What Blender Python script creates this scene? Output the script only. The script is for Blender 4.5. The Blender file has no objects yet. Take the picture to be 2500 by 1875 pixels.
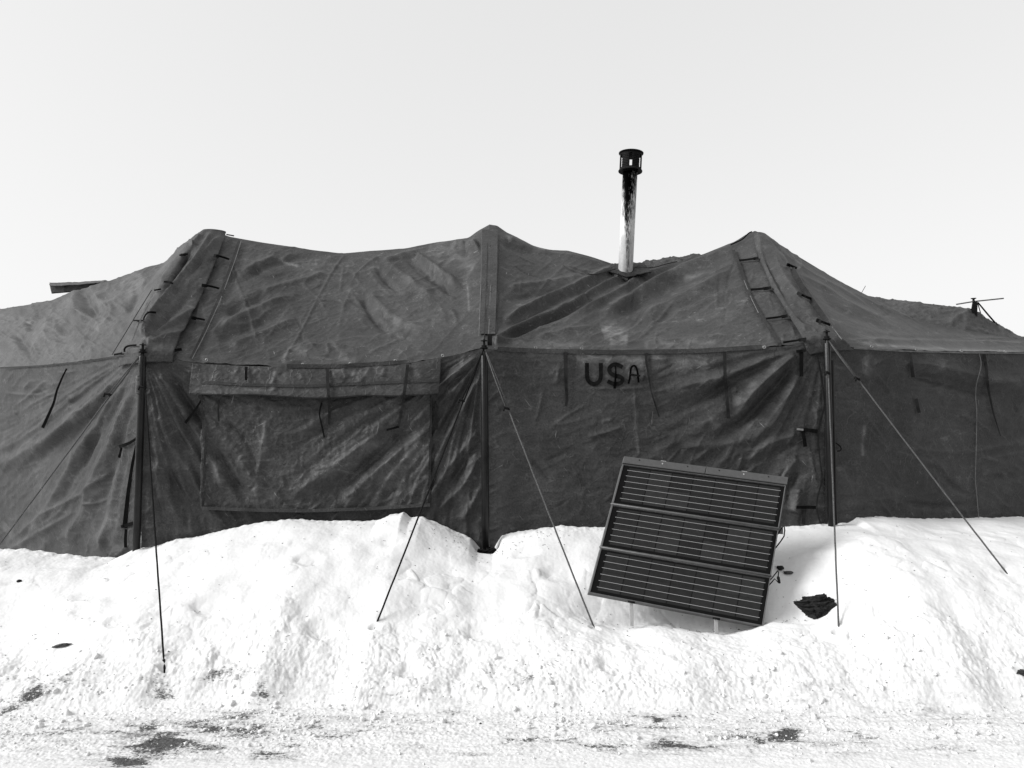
import bpy, bmesh, math, random
import numpy as np
from mathutils import Vector, Matrix
R = math.radians
random.seed(7); rng = np.random.default_rng(7)
scn = bpy.context.scene
COL = scn.collection

# ------------------------------------------------------------------ camera, sky, sun, exposure
CAMZ, PITCH, FPX = 1.6, 3.0, 1818.0
cam = bpy.data.cameras.new('camera'); camo = bpy.data.objects.new('camera', cam); COL.objects.link(camo)
cam.sensor_width = 36; cam.lens = FPX / 2500 * 36
cam.clip_start = 0.05; cam.clip_end = 3000
camo.location = (0, 0, CAMZ); camo.rotation_euler = (R(90 + PITCH), 0, 0)
scn.camera = camo

SUN_DIR = Vector((-0.83, -0.24, 0.53)).normalized()          # towards the sun
world = bpy.data.worlds.new('World'); scn.world = world; world.use_nodes = True
nt = world.node_tree; nt.nodes.clear()
wo = nt.nodes.new('ShaderNodeOutputWorld'); bg = nt.nodes.new('ShaderNodeBackground')
sky = nt.nodes.new('ShaderNodeTexSky'); sky.sky_type = 'NISHITA'; sky.sun_disc = False
sky.sun_elevation = math.asin(SUN_DIR.z); sky.sun_rotation = math.atan2(SUN_DIR.x, SUN_DIR.y)
sky.air_density = 1.0; sky.dust_density = 3.0; sky.ozone_density = 1.0
bw = nt.nodes.new('ShaderNodeRGBToBW')
pw = nt.nodes.new('ShaderNodeMath'); pw.operation = 'POWER'; pw.inputs[1].default_value = 0.20
ml = nt.nodes.new('ShaderNodeMath'); ml.operation = 'MULTIPLY'; ml.inputs[1].default_value = 5.7
nt.links.new(sky.outputs[0], bw.inputs[0]); nt.links.new(bw.outputs[0], pw.inputs[0])
nt.links.new(pw.outputs[0], ml.inputs[0]); nt.links.new(ml.outputs[0], bg.inputs[0])
bg.inputs[1].default_value = 0.128
nt.links.new(bg.outputs[0], wo.inputs[0])

sl = bpy.data.lights.new('sun', 'SUN'); slo = bpy.data.objects.new('sun', sl); COL.objects.link(slo)
sl.energy = 4.4; sl.angle = R(25); sl.color = (1, 1, 1)
slo.rotation_euler = SUN_DIR.to_track_quat('Z', 'Y').to_euler(); slo.location = (-8, -4, 12)
vs = scn.view_settings; vs.view_transform = 'Standard'; vs.look = 'None'; vs.gamma = 1; vs.exposure = 0.0
scn.display_settings.display_device = 'sRGB'

# ------------------------------------------------------------------ pixel <-> world helpers
cp, sp = math.cos(R(PITCH)), math.sin(R(PITCH))
def P(px, py, Y):
    """world point on the ray of photo pixel (px, py) at distance plane y = Y"""
    px = np.asarray(px, float); py = np.asarray(py, float); Y = np.asarray(Y, float)
    u = (px - 1250) / FPX; v = (937.5 - py) / FPX
    k = Y / (cp - v * sp)
    return np.stack([u * k, np.broadcast_to(Y, k.shape), CAMZ + (sp + v * cp) * k], -1)
def proj(V):
    x = V[..., 0]; y = V[..., 1]; z = V[..., 2] - CAMZ
    d = y * cp + z * sp; h = -y * sp + z * cp
    return 1250 + FPX * x / d, 937.5 - FPX * h / d
CROPS = dict(A=(0, 520, 3.403), B=(0, 900, 3.318), C=(450, 540, 2.765), D=(400, 860, 2.602), E=(1100, 520, 2.765),
             F=(1150, 800, 2.765), G=(1750, 520, 2.949), H=(1900, 780, 2.303), I=(1400, 1080, 3.318),
             J=(1400, 340, 4.607), K=(0, 1300, 1.77), L=(1250, 1300, 1.77), M=(250, 800, 8.295),
             N=(1080, 780, 6.145), O=(1900, 780, 5.183), Q=(1380, 840, 7.373))
def c(k, *pts):
    ox, oy, s = CROPS[k]
    return [(ox + p[0] / s, oy + p[1] / s) for p in pts]

# ------------------------------------------------------------------ noise
def _h(ix, iy, seed):
    n = (ix.astype(np.int64) * 374761393 + iy.astype(np.int64) * 668265263 + seed * 1274126177) & 0xffffffff
    n = ((n ^ (n >> 13)) * 1274126177) & 0xffffffff
    return (n ^ (n >> 16)) & 0xffffffff
def perlin(x, y, seed=0):
    x = np.asarray(x, float); y = np.asarray(y, float)
    x0 = np.floor(x); y0 = np.floor(y); fx = x - x0; fy = y - y0
    def g(ix, iy, dx, dy):
        a = _h(ix, iy, seed) * (2 * np.pi / 4294967296.0)
        return np.cos(a) * dx + np.sin(a) * dy
    u = fx * fx * fx * (fx * (fx * 6 - 15) + 10); v = fy * fy * fy * (fy * (fy * 6 - 15) + 10)
    a = g(x0, y0, fx, fy); b = g(x0 + 1, y0, fx - 1, fy)
    d = g(x0, y0 + 1, fx, fy - 1); e = g(x0 + 1, y0 + 1, fx - 1, fy - 1)
    return 1.5 * ((a + (b - a) * u) * (1 - v) + (d + (e - d) * u) * v)
def fbm(x, y, seed=0, o=4, gain=0.5):
    r = 0; a = 1
    for i in range(o):
        r = r + a * perlin(x * 2 ** i, y * 2 ** i, seed + i * 17); a *= gain
    return r
def clods(x, y, seed):
    """rounded lumps: 1 at the heart of a lump, 0 between lumps"""
    x0 = np.floor(x); y0 = np.floor(y); best = np.full(np.shape(x), 9.0)
    for i in (-1, 0, 1):
        for j in (-1, 0, 1):
            h1 = _h(x0 + i, y0 + j, seed) / 4294967296.0; h2 = _h(x0 + i, y0 + j, seed + 7) / 4294967296.0; h3 = _h(x0 + i, y0 + j, seed + 13) / 4294967296.0
            d = ((x - x0 - i - h1) ** 2 + (y - y0 - j - h2) ** 2) / (.25 + .75 * h3) ** 2
            best = np.minimum(best, d)
    return np.sqrt(np.clip(1 - best * 1.6, 0, 1))
def sstep(a, b, x):
    t = np.clip((x - a) / (b - a), 0, 1); return t * t * (3 - 2 * t)

# ------------------------------------------------------------------ objects
def tag(o, label=None, cat=None, group=None, kind=None):
    if label: o['label'] = label
    if cat: o['category'] = cat
    if group: o['group'] = group
    if kind: o['kind'] = kind
    return o
ORG = {}
def empty(name, loc, label, cat, group=None):
    o = bpy.data.objects.new(name, None); COL.objects.link(o)
    o.location = loc; ORG[o] = np.array(loc, float); o.empty_display_size = 0.1
    return tag(o, label, cat, group)
def mesh_obj(name, V, F, mat, parent=None, smooth=True, attrs=None, origin=None):
    V = np.asarray(V, float).reshape(-1, 3)
    if parent is not None: org = ORG[parent]
    elif origin is not None: org = np.array(origin, float)
    else: org = np.zeros(3)
    me = bpy.data.meshes.new(name)
    Vl = (V - org).astype(np.float32)
    if isinstance(F, np.ndarray):
        n, k = F.shape
        me.vertices.add(len(Vl)); me.vertices.foreach_set('co', Vl.ravel())
        me.loops.add(n * k); me.loops.foreach_set('vertex_index', F.astype(np.int32).ravel())
        me.polygons.add(n); me.polygons.foreach_set('loop_start', np.arange(0, n * k, k, dtype=np.int32))
        try: me.polygons.foreach_set('loop_total', np.full(n, k, dtype=np.int32))
        except Exception: pass
        me.update(calc_edges=True); me.validate()
    else:
        me.from_pydata([tuple(v) for v in Vl], [], F); me.update()
    me.polygons.foreach_set('use_smooth', np.full(len(me.polygons), smooth))
    for k, a in (attrs or {}).items():
        at = me.attributes.new(k, 'FLOAT', 'POINT'); at.data.foreach_set('value', np.asarray(a, np.float32).ravel())
    if mat: me.materials.append(mat)
    o = bpy.data.objects.new(name, me); COL.objects.link(o)
    if parent is not None: o.parent = parent
    elif origin is not None: o.location = org
    ORG[o] = org
    return o
def grid_faces(nu, nv, off=0):
    i = np.arange(nu - 1)[:, None] * nv + np.arange(nv - 1)[None, :]
    i = i.ravel() + off
    return np.stack([i, i + nv, i + nv + 1, i + 1], -1)

class MB:
    """collects shapes into one mesh"""
    def __init__(s): s.v = []; s.f = []
    def add(s, V, F):
        o = len(s.v); s.v += [tuple(map(float, p)) for p in V]; s.f += [tuple(int(i) + o for i in f) for f in F]; return s
    def tube(s, pts, r, n=8, cap=True):
        pts = [Vector(map(float, p)) for p in pts]; rs = r if hasattr(r, '__len__') else [r] * len(pts)
        V = []; F = []; up = None
        for i, p in enumerate(pts):
            d = (pts[min(i + 1, len(pts) - 1)] - pts[max(i - 1, 0)]).normalized()
            if up is None: up = d.orthogonal().normalized()
            up = (up - d * up.dot(d)).normalized(); w = d.cross(up)
            for k in range(n):
                a = 2 * math.pi * k / n; V.append(p + (up * math.cos(a) + w * math.sin(a)) * rs[i])
        for i in range(len(pts) - 1):
            for k in range(n): F.append((i * n + k, i * n + (k + 1) % n, (i + 1) * n + (k + 1) % n, (i + 1) * n + k))
        if cap: F.append(tuple(range(n))[::-1]); F.append(tuple((len(pts) - 1) * n + k for k in range(n)))
        return s.add(V, F)
    def lathe(s, base, axis, prof, n=24):
        """prof: list of (radius, height along axis)"""
        a = Vector(axis).normalized(); x = a.orthogonal().normalized(); y = a.cross(x); b = Vector(map(float, base))
        V = []; F = []
        for r, h in prof:
            for k in range(n):
                t = 2 * math.pi * k / n; V.append(b + a * h + (x * math.cos(t) + y * math.sin(t)) * r)
        for i in range(len(prof) - 1):
            for k in range(n): F.append((i * n + k, i * n + (k + 1) % n, (i + 1) * n + (k + 1) % n, (i + 1) * n + k))
        F.append(tuple(range(n))[::-1]); F.append(tuple((len(prof) - 1) * n + k for k in range(n)))
        return s.add(V, F)
    def hexa(s, q0, q1):
        """box between two quads (each 4 points, same order)"""
        V = list(q0) + list(q1)
        F = [(3, 2, 1, 0), (4, 5, 6, 7), (0, 1, 5, 4), (1, 2, 6, 5), (2, 3, 7, 6), (3, 0, 4, 7)]
        return s.add(V, F)
    def build(s, name, mat, parent=None, smooth=False, bevel=0, origin=None):
        o = mesh_obj(name, np.array(s.v), s.f, mat, parent, smooth, origin=origin)
        if bevel:
            m = o.modifiers.new('bevel', 'BEVEL'); m.width = bevel; m.segments = 2; m.limit_method = 'ANGLE'
        return o

# ------------------------------------------------------------------ materials (all neutral greys: a black and white scene)
def mat_new(name):
    m = bpy.data.materials.new(name); m.use_nodes = True
    n = m.node_tree.nodes; n.clear()
    out = n.new('ShaderNodeOutputMaterial'); b = n.new('ShaderNodeBsdfPrincipled')
    m.node_tree.links.new(b.outputs[0], out.inputs[0])
    return m, n, m.node_tree.links, b
def g4(v): return (v, v, v, 1)
def mnode(n, l, op, a, b=None, clamp=False):
    x = n.new('ShaderNodeMath'); x.operation = op; x.use_clamp = clamp
    for i, q in enumerate((a, b)):
        if q is None: continue
        if isinstance(q, (int, float)): x.inputs[i].default_value = q
        else: l.new(q, x.inputs[i])
    return x.outputs[0]
def ramp(n, l, src, a, b, lo=0.0, hi=1.0):
    x = n.new('ShaderNodeMapRange'); x.clamp = True; l.new(src, x.inputs[0])
    for i, q in zip((1, 2, 3, 4), (a, b, lo, hi)): x.inputs[i].default_value = q
    return x.outputs[0]
def noise(n, l, vec, scale, detail=4, rough=0.55, dist=0.0):
    x = n.new('ShaderNodeTexNoise'); x.inputs['Scale'].default_value = scale; x.inputs['Detail'].default_value = detail
    x.inputs['Roughness'].default_value = rough; x.inputs['Distortion'].default_value = dist
    if vec is not None: l.new(vec, x.inputs['Vector'])
    return x.outputs[0]
def coords(n, l, scale=(1, 1, 1), rot=(0, 0, 0)):
    t = n.new('ShaderNodeTexCoord'); m = n.new('ShaderNodeMapping')
    m.inputs['Scale'].default_value = scale; m.inputs['Rotation'].default_value = rot
    l.new(t.outputs['Object'], m.inputs['Vector']); return m.outputs[0]
def simple(name, col, rough=0.6, metal=0.0, var=0.35, scale=18, bump=0.15, spec=0.4):
    m, n, l, b = mat_new(name); v = coords(n, l)
    f = noise(n, l, v, scale, 5)
    l.new(ramp(n, l, f, 0.3, 0.7, col * (1 - var), col * (1 + var)), b.inputs['Base Color'])
    b.inputs['Roughness'].default_value = rough; b.inputs['Metallic'].default_value = metal
    b.inputs['Specular IOR Level'].default_value = spec
    if bump:
        bp = n.new('ShaderNodeBump'); bp.inputs['Strength'].default_value = bump; bp.inputs['Distance'].default_value = 0.01
        l.new(noise(n, l, v, scale * 4, 4), bp.inputs['Height']); l.new(bp.outputs[0], b.inputs['Normal'])
    return m

def canvas_mat(name, base, dusty=1.0):
    m, n, l, b = mat_new(name); v = coords(n, l)
    big = noise(n, l, v, 1.6, 6, 0.6); mid = noise(n, l, v, 9, 6, 0.65, 0.4); fine = noise(n, l, v, 70, 4, 0.7)
    vs_ = coords(n, l, (1.0, 1.0, 2.0), (0.0, 0.5, 0.0)); streak = noise(n, l, vs_, 7, 9, 0.78, 0.5)
    # worn crease lines
    t = n.new('ShaderNodeTexCoord'); nz = n.new('ShaderNodeTexNoise'); nz.inputs['Scale'].default_value = 3.5; nz.inputs['Detail'].default_value = 5
    l.new(t.outputs['Object'], nz.inputs['Vector'])
    mx = n.new('ShaderNodeVectorMath'); mx.operation = 'MULTIPLY_ADD'
    l.new(nz.outputs[1], mx.inputs[0]); mx.inputs[1].default_value = (0.45, 0.45, 0.45); l.new(t.outputs['Object'], mx.inputs[2])
    vo = n.new('ShaderNodeTexVoronoi'); vo.feature = 'DISTANCE_TO_EDGE'; vo.inputs['Scale'].default_value = 5.0
    l.new(mx.outputs[0], vo.inputs['Vector'])
    crease = ramp(n, l, vo.outputs['Distance'], 0.0, 0.035, 1.0, 0.0)
    cm = mnode(n, l, 'MULTIPLY', crease, ramp(n, l, noise(n, l, v, 4.2, 3), 0.52, 0.72))
    at = n.new('ShaderNodeAttribute'); at.attribute_name = 'wear_highlight'  # traced scuffs and crease rub, plus fold highlights painted into the colour
    wear_highlight_n = mnode(n, l, 'MULTIPLY', at.outputs['Fac'], ramp(n, l, mid, 0.38, 0.62, 0.25, 1.0))
    c1 = ramp(n, l, big, 0.3, 0.72, base * 0.72, base * 1.3)
    c2 = mnode(n, l, 'MULTIPLY', c1, ramp(n, l, mid, 0.28, 0.72, 0.84, 1.17))
    c2 = mnode(n, l, 'MULTIPLY', c2, ramp(n, l, fine, 0.3, 0.7, 0.66, 1.34))
    dust = mnode(n, l, 'MULTIPLY', ramp(n, l, streak, 0.56, 0.72), ramp(n, l, big, 0.35, 0.65))
    c3 = mnode(n, l, 'ADD', c2, mnode(n, l, 'MULTIPLY', dust, 0.075 * dusty))
    c3 = mnode(n, l, 'ADD', c3, mnode(n, l, 'MULTIPLY', cm, 0.03 * dusty))
    c3 = mnode(n, l, 'ADD', c3, mnode(n, l, 'MULTIPLY', wear_highlight_n, 0.12))
    spk = ramp(n, l, noise(n, l, v, 55, 2, 0.5), 0.765, 0.80)
    c3 = mnode(n, l, 'ADD', c3, mnode(n, l, 'MULTIPLY', spk, 0.14 * dusty))
    for ry, sd in ((0.5, 3.1), (-0.9, 7.7), (1.45, 5.3)):          # fine pale scratches
        mp = n.new('ShaderNodeMapping'); mp.vector_type = 'POINT'; mp.inputs['Rotation'].default_value = (0, ry, 0); mp.inputs['Location'].default_value = (sd, 0, sd)
        l.new(t.outputs['Object'], mp.inputs['Vector']); ms = n.new('ShaderNodeMapping'); ms.inputs['Scale'].default_value = (7, 7, 120); l.new(mp.outputs[0], ms.inputs['Vector'])
        sc_ = ramp(n, l, noise(n, l, ms.outputs[0], 1.0, 2, 0.5, 0.35), 0.745, 0.79)
        c3 = mnode(n, l, 'ADD', c3, mnode(n, l, 'MULTIPLY', sc_, 0.13 * dusty))
    l.new(c3, b.inputs['Base Color'])
    b.inputs['Roughness'].default_value = 0.5; b.inputs['Specular IOR Level'].default_value = 0.13
    hgt = mnode(n, l, 'ADD', mnode(n, l, 'MULTIPLY', mid, 0.5), mnode(n, l, 'MULTIPLY', crease, 0.25))
    hgt = mnode(n, l, 'ADD', hgt, mnode(n, l, 'MULTIPLY', fine, 0.12))
    rg = n.new('ShaderNodeTexNoise'); rg.noise_type = 'RIDGED_MULTIFRACTAL'; rg.inputs['Scale'].default_value = 3.4; rg.inputs['Detail'].default_value = 5; rg.inputs['Roughness'].default_value = 0.55
    rg.inputs['Offset'].default_value = 0.9; rg.inputs['Gain'].default_value = 1.6; rg.inputs['Distortion'].default_value = 0.1; l.new(t.outputs['Object'], rg.inputs['Vector'])
    hgt = mnode(n, l, 'ADD', hgt, mnode(n, l, 'MULTIPLY', rg.outputs[0], 0.16))
    bp = n.new('ShaderNodeBump'); bp.inputs['Strength'].default_value = 0.55; bp.inputs['Distance'].default_value = 0.012
    l.new(hgt, bp.inputs['Height']); l.new(bp.outputs[0], b.inputs['Normal'])
    return m

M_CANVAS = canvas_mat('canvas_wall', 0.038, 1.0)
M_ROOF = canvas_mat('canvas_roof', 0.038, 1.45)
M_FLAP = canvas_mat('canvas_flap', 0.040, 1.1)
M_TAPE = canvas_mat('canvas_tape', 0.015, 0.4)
M_PALER = canvas_mat('canvas_paler', 0.050, 0.9)  # same canvas in a paler tone
M_STRAP = simple('black_webbing', 0.006, 0.9, spec=0.03)
M_TIE = simple('olive_webbing', 0.018, 0.9, spec=0.05)
M_PALE = simple('pale_piping', 0.10, 0.8)
M_POLE = simple('painted_pole', 0.008, 0.34, 0.0, 0.5, 9, 0.1, 0.22)
M_STEEL = simple('worn_steel', 0.25, 0.45, 0.8)
M_ROPE = simple('grey_rope', 0.075, 0.9, 0, 0.6, 160, 0.6)
M_ROPED = simple('dark_rope', 0.012, 0.9, 0, 0.5, 160, 0.6, spec=0.05)
M_INK = simple('black_paint', 0.0075, 0.8, 0, 0.5, 30, 0.0, spec=0.02)
M_SPRAY = simple('fresh_spray', 0.0015, 0.7, 0, 0.3, 30, 0.0, spec=0.02)
M_CAP = simple('sooty_metal', 0.008, 0.7, 0.0, spec=0.08)
M_FRAME = simple('anodised_frame', 0.10, 0.5, 0.3, 0.2)
M_BOARD = simple('panel_board', 0.07, 0.7, 0.0, 0.12, 40, 0.05)
M_EDGE = simple('panel_edge', 0.085, 0.6, 0.0, 0.2)
M_BUS = simple('bus_bar', 0.30, 0.6, 0.0, 0.05)
M_DARK = simple('charred_bark', 0.014, 0.85, 0, 0.9, 14, 0.9, spec=0.15)
M_SPECK = simple('dirt_specks', 0.03, 0.9)
M_ROCK = simple('wet_stone', 0.03, 0.5, 0, 0.6, 20, 0.5)

def snow_mat():
    m, n, l, b = mat_new('snow'); v = coords(n, l)
    def attr(k):
        a = n.new('ShaderNodeAttribute'); a.attribute_name = k; return a.outputs['Fac']
    fine = noise(n, l, v, 45, 5, 0.7); mid = noise(n, l, v, 5, 6, 0.65)
    vx = coords(n, l, (0.30, 1, 1)); strk = noise(n, l, vx, 26, 7, 0.78); grit = noise(n, l, coords(n, l, (0.6, 1, 1)), 95, 4, 0.75); blot = noise(n, l, coords(n, l, (0.45, 1, 1)), 9, 5, 0.7)
    # grey slush: dirt worked into the snow
    d = mnode(n, l, 'MULTIPLY', attr('dirt'), ramp(n, l, strk, 0.36, 0.66))
    col = ramp(n, l, mid, 0.3, 0.7, 0.62, 0.65)
    col = mnode(n, l, 'MULTIPLY', col, ramp(n, l, fine, 0.25, 0.55, 0.95, 1.0))
    col = mnode(n, l, 'MULTIPLY', col, mnode(n, l, 'SUBTRACT', 1.0, mnode(n, l, 'MULTIPLY', d, 0.62)), True)
    # bare patches where the crust is worn through
    f = mnode(n, l, 'ADD', attr('bare'), mnode(n, l, 'MULTIPLY', mnode(n, l, 'SUBTRACT', strk, 0.5), 1.1))
    f = mnode(n, l, 'ADD', f, mnode(n, l, 'MULTIPLY', mnode(n, l, 'SUBTRACT', grit, 0.5), 2.3))
    f = mnode(n, l, 'ADD', f, mnode(n, l, 'MULTIPLY', mnode(n, l, 'SUBTRACT', blot, 0.5), 1.5))
    cov = mnode(n, l, 'MULTIPLY', ramp(n, l, f, 0.40, 0.70), ramp(n, l, attr('bare'), 0.03, 0.15))
    dark = ramp(n, l, noise(n, l, v, 170, 3, 0.7), 0.35, 0.7, 0.02, 0.13)
    mx = n.new('ShaderNodeMix'); mx.data_type = 'FLOAT'; l.new(cov, mx.inputs[0]); l.new(col, mx.inputs[2]); l.new(dark, mx.inputs[3])
    l.new(mx.outputs[0], b.inputs['Base Color'])
    b.inputs['Roughness'].default_value = 0.75; b.inputs['Specular IOR Level'].default_value = 0.12
    bp = n.new('ShaderNodeBump'); bp.inputs['Strength'].default_value = 0.2; bp.inputs['Distance'].default_value = 0.007
    h = mnode(n, l, 'ADD', noise(n, l, v, 24, 6, 0.7), mnode(n, l, 'MULTIPLY', fine, 0.5))
    l.new(mnode(n, l, 'SUBTRACT', h, mnode(n, l, 'MULTIPLY', cov, 0.6)), bp.inputs['Height']); l.new(bp.outputs[0], b.inputs['Normal'])
    return m
M_SNOW = snow_mat()
M_ASPH = simple('wet_asphalt', 0.05, 0.8, 0, 0.95, 160, 0.9, 0.1)

def pipe_mat():
    m, n, l, b = mat_new('sooted_galvanised'); v = coords(n, l)
    sx = n.new('ShaderNodeSeparateXYZ'); l.new(v, sx.inputs[0])
    vz = coords(n, l, (1, 1, 0.16)); st = noise(n, l, vz, 75, 6, 0.75); sp_ = noise(n, l, v, 130, 3, 0.7); lo = noise(n, l, coords(n, l, (1, 1, .3)), 12, 4)
    # soot gathers on one side, thins towards the foot
    side = mnode(n, l, 'SUBTRACT', ramp(n, l, sx.outputs[0], -0.065, 0.0), ramp(n, l, sx.outputs[0], 0.015, 0.07, 0.0, 0.38))
    hgt = ramp(n, l, sx.outputs[2], 0.05, 1.1, -0.25, 0.36)
    a = mnode(n, l, 'ADD', mnode(n, l, 'MULTIPLY', side, 0.75), hgt)
    a = mnode(n, l, 'ADD', a, mnode(n, l, 'MULTIPLY', mnode(n, l, 'SUBTRACT', st, 0.5), 1.5))
    a = mnode(n, l, 'ADD', a, mnode(n, l, 'MULTIPLY', mnode(n, l, 'SUBTRACT', lo, 0.5), 0.9))
    soot = ramp(n, l, a, 0.42, 0.86)
    col = mnode(n, l, 'ADD', mnode(n, l, 'MULTIPLY', soot, -0.70), mnode(n, l, 'MULTIPLY', ramp(n, l, sp_, 0.3, 0.7, 0.55, 0.72), ramp(n, l, lo, 0.35, 0.65, 0.68, 1.0)))
    l.new(col, b.inputs['Base Color'])
    l.new(ramp(n, l, soot, 0, 1, 0.45, 0.02), b.inputs['Specular IOR Level']); b.inputs['Roughness'].default_value = 0.5
    return m
M_PIPE = pipe_mat()
def cell_mat(name, v):
    m, n, l, b = mat_new(name); co = coords(n, l)
    l.new(ramp(n, l, noise(n, l, co, 30, 4), 0.3, 0.7, v * 0.85, v * 1.15), b.inputs['Base Color'])
    b.inputs['Roughness'].default_value = 0.5; b.inputs['Specular IOR Level'].default_value = 0.12
    return m
M_CELLS = [cell_mat('solar_cell_%s' % k, v) for k, v in (('deep', 0.012), ('dark', 0.015), ('mid', 0.018), ('light', 0.022))]
M_BACK = simple('panel_laminate', 0.004, 0.5, 0, 0.2, spec=0.08)

# ------------------------------------------------------------------ snow and road
OUT = [(-400, 1345), (0, 1345), (60, 1345), (140, 1355), (200, 1362), (285, 1367), (310, 1354), (340, 1342), (375, 1340), (430, 1321), (480, 1315),
       (560, 1295), (620, 1282), (700, 1272), (800, 1276), (920, 1276), (950, 1262), (985, 1254), (1004, 1268), (1030, 1266), (1060, 1278),
       (1110, 1300), (1150, 1318), (1168, 1335), (1205, 1335), (1225, 1312), (1260, 1303), (1300, 1297), (1370, 1288), (1440, 1292), (1600, 1294), (1750, 1298), (1850, 1298),
       (1900, 1292), (2000, 1286), (2078, 1280), (2092, 1268), (2140, 1265), (2250, 1270), (2400, 1268), (2500, 1265), (2900, 1262)]
def wall_depth(px): return np.interp(px, [-400, 2030, 2500, 2900], [6.0, 6.0, 6.8, 7.3])
_o = np.array(OUT, float); _c = P(_o[:, 0], _o[:, 1], wall_depth(_o[:, 0]) - 0.02)
XC, ZC, YC = _c[:, 0], _c[:, 2], _c[:, 1]
PATCH = [(c('K', (750, 930))[0], 95, 24, 1.0), (c('K', (560, 995))[0], 70, 13, .9), (c('K', (75, 770))[0], 50, 12, .9), (c('K', (930, 860))[0], 60, 26, .75),
         (c('K', (1060, 790))[0], 30, 16, .55), (c('K', (590, 855))[0], 40, 12, .6), (c('K', (950, 708))[0], 34, 9, .7), (c('K', (1180, 930))[0], 60, 9, .6), (c('K', (1170, 990))[0], 40, 9, .6),
         (c('K', (250, 885))[0], 60, 9, .5), (c('K', (40, 885))[0], 50, 8, .5), (c('K', (1340, 860))[0], 60, 14, .4), (c('K', (650, 740))[0], 40, 10, .45), (c('K', (1050, 870))[0], 60, 14, .5),
         (c('K', (1500, 880))[0], 50, 14, .4), (c('K', (280, 720))[0], 22, 12, .4), (c('K', (1160, 745))[0], 40, 7, .5),
         (c('K', (2180, 915))[0], 30, 11, .7), (c('L', (600, 820))[0], 30, 18, .75), (c('L', (700, 945))[0], 55, 13, 1.0), (c('L', (370, 920))[0], 70, 14, .6), (c('L', (130, 920))[0], 55, 14, .6),
         (c('L', (1010, 905))[0], 45, 15, .75), (c('L', (1150, 895))[0], 50, 14, .9), (c('L', (1450, 880))[0], 30, 6, .6), (c('L', (140, 725))[0], 24, 9, .6), (c('L', (800, 670))[0], 10, 12, .5),
         (c('L', (510, 850))[0], 28, 14, .5), (c('L', (720, 800))[0], 12, 12, .5), (c('L', (1540, 895))[0], 50, 6, .4), (c('L', (420, 850))[0], 40, 9, .45), (c('L', (1870, 940))[0], 12, 7, .6),
         (c('L', (2190, 830))[0], 25, 8, .4), (c('L', (780, 960))[0], 60, 7, .5)]
PW = []
for (px, py), w, h, a in PATCH:
    p0 = P(px, py, 3.0); k = CAMZ / (CAMZ - p0[2]); gx, gy = p0[0] * k, p0[1] * k       # where that ray meets the road
    hy = h / FPX * gy * gy / CAMZ
    a = a if a >= .9 else a * (.95 if gx < -.2 else .8)
    PW.append((gx, gy, w / FPX * gy * (1 if a >= .9 else .8), hy * .85, a))
def foot(X): return 4.20 + 0.10 * fbm(X * 1.3, X * 0 + 4.2, 5, 3) - 0.05 * np.exp(-((X - 0.2) / 1.5) ** 2)
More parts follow.
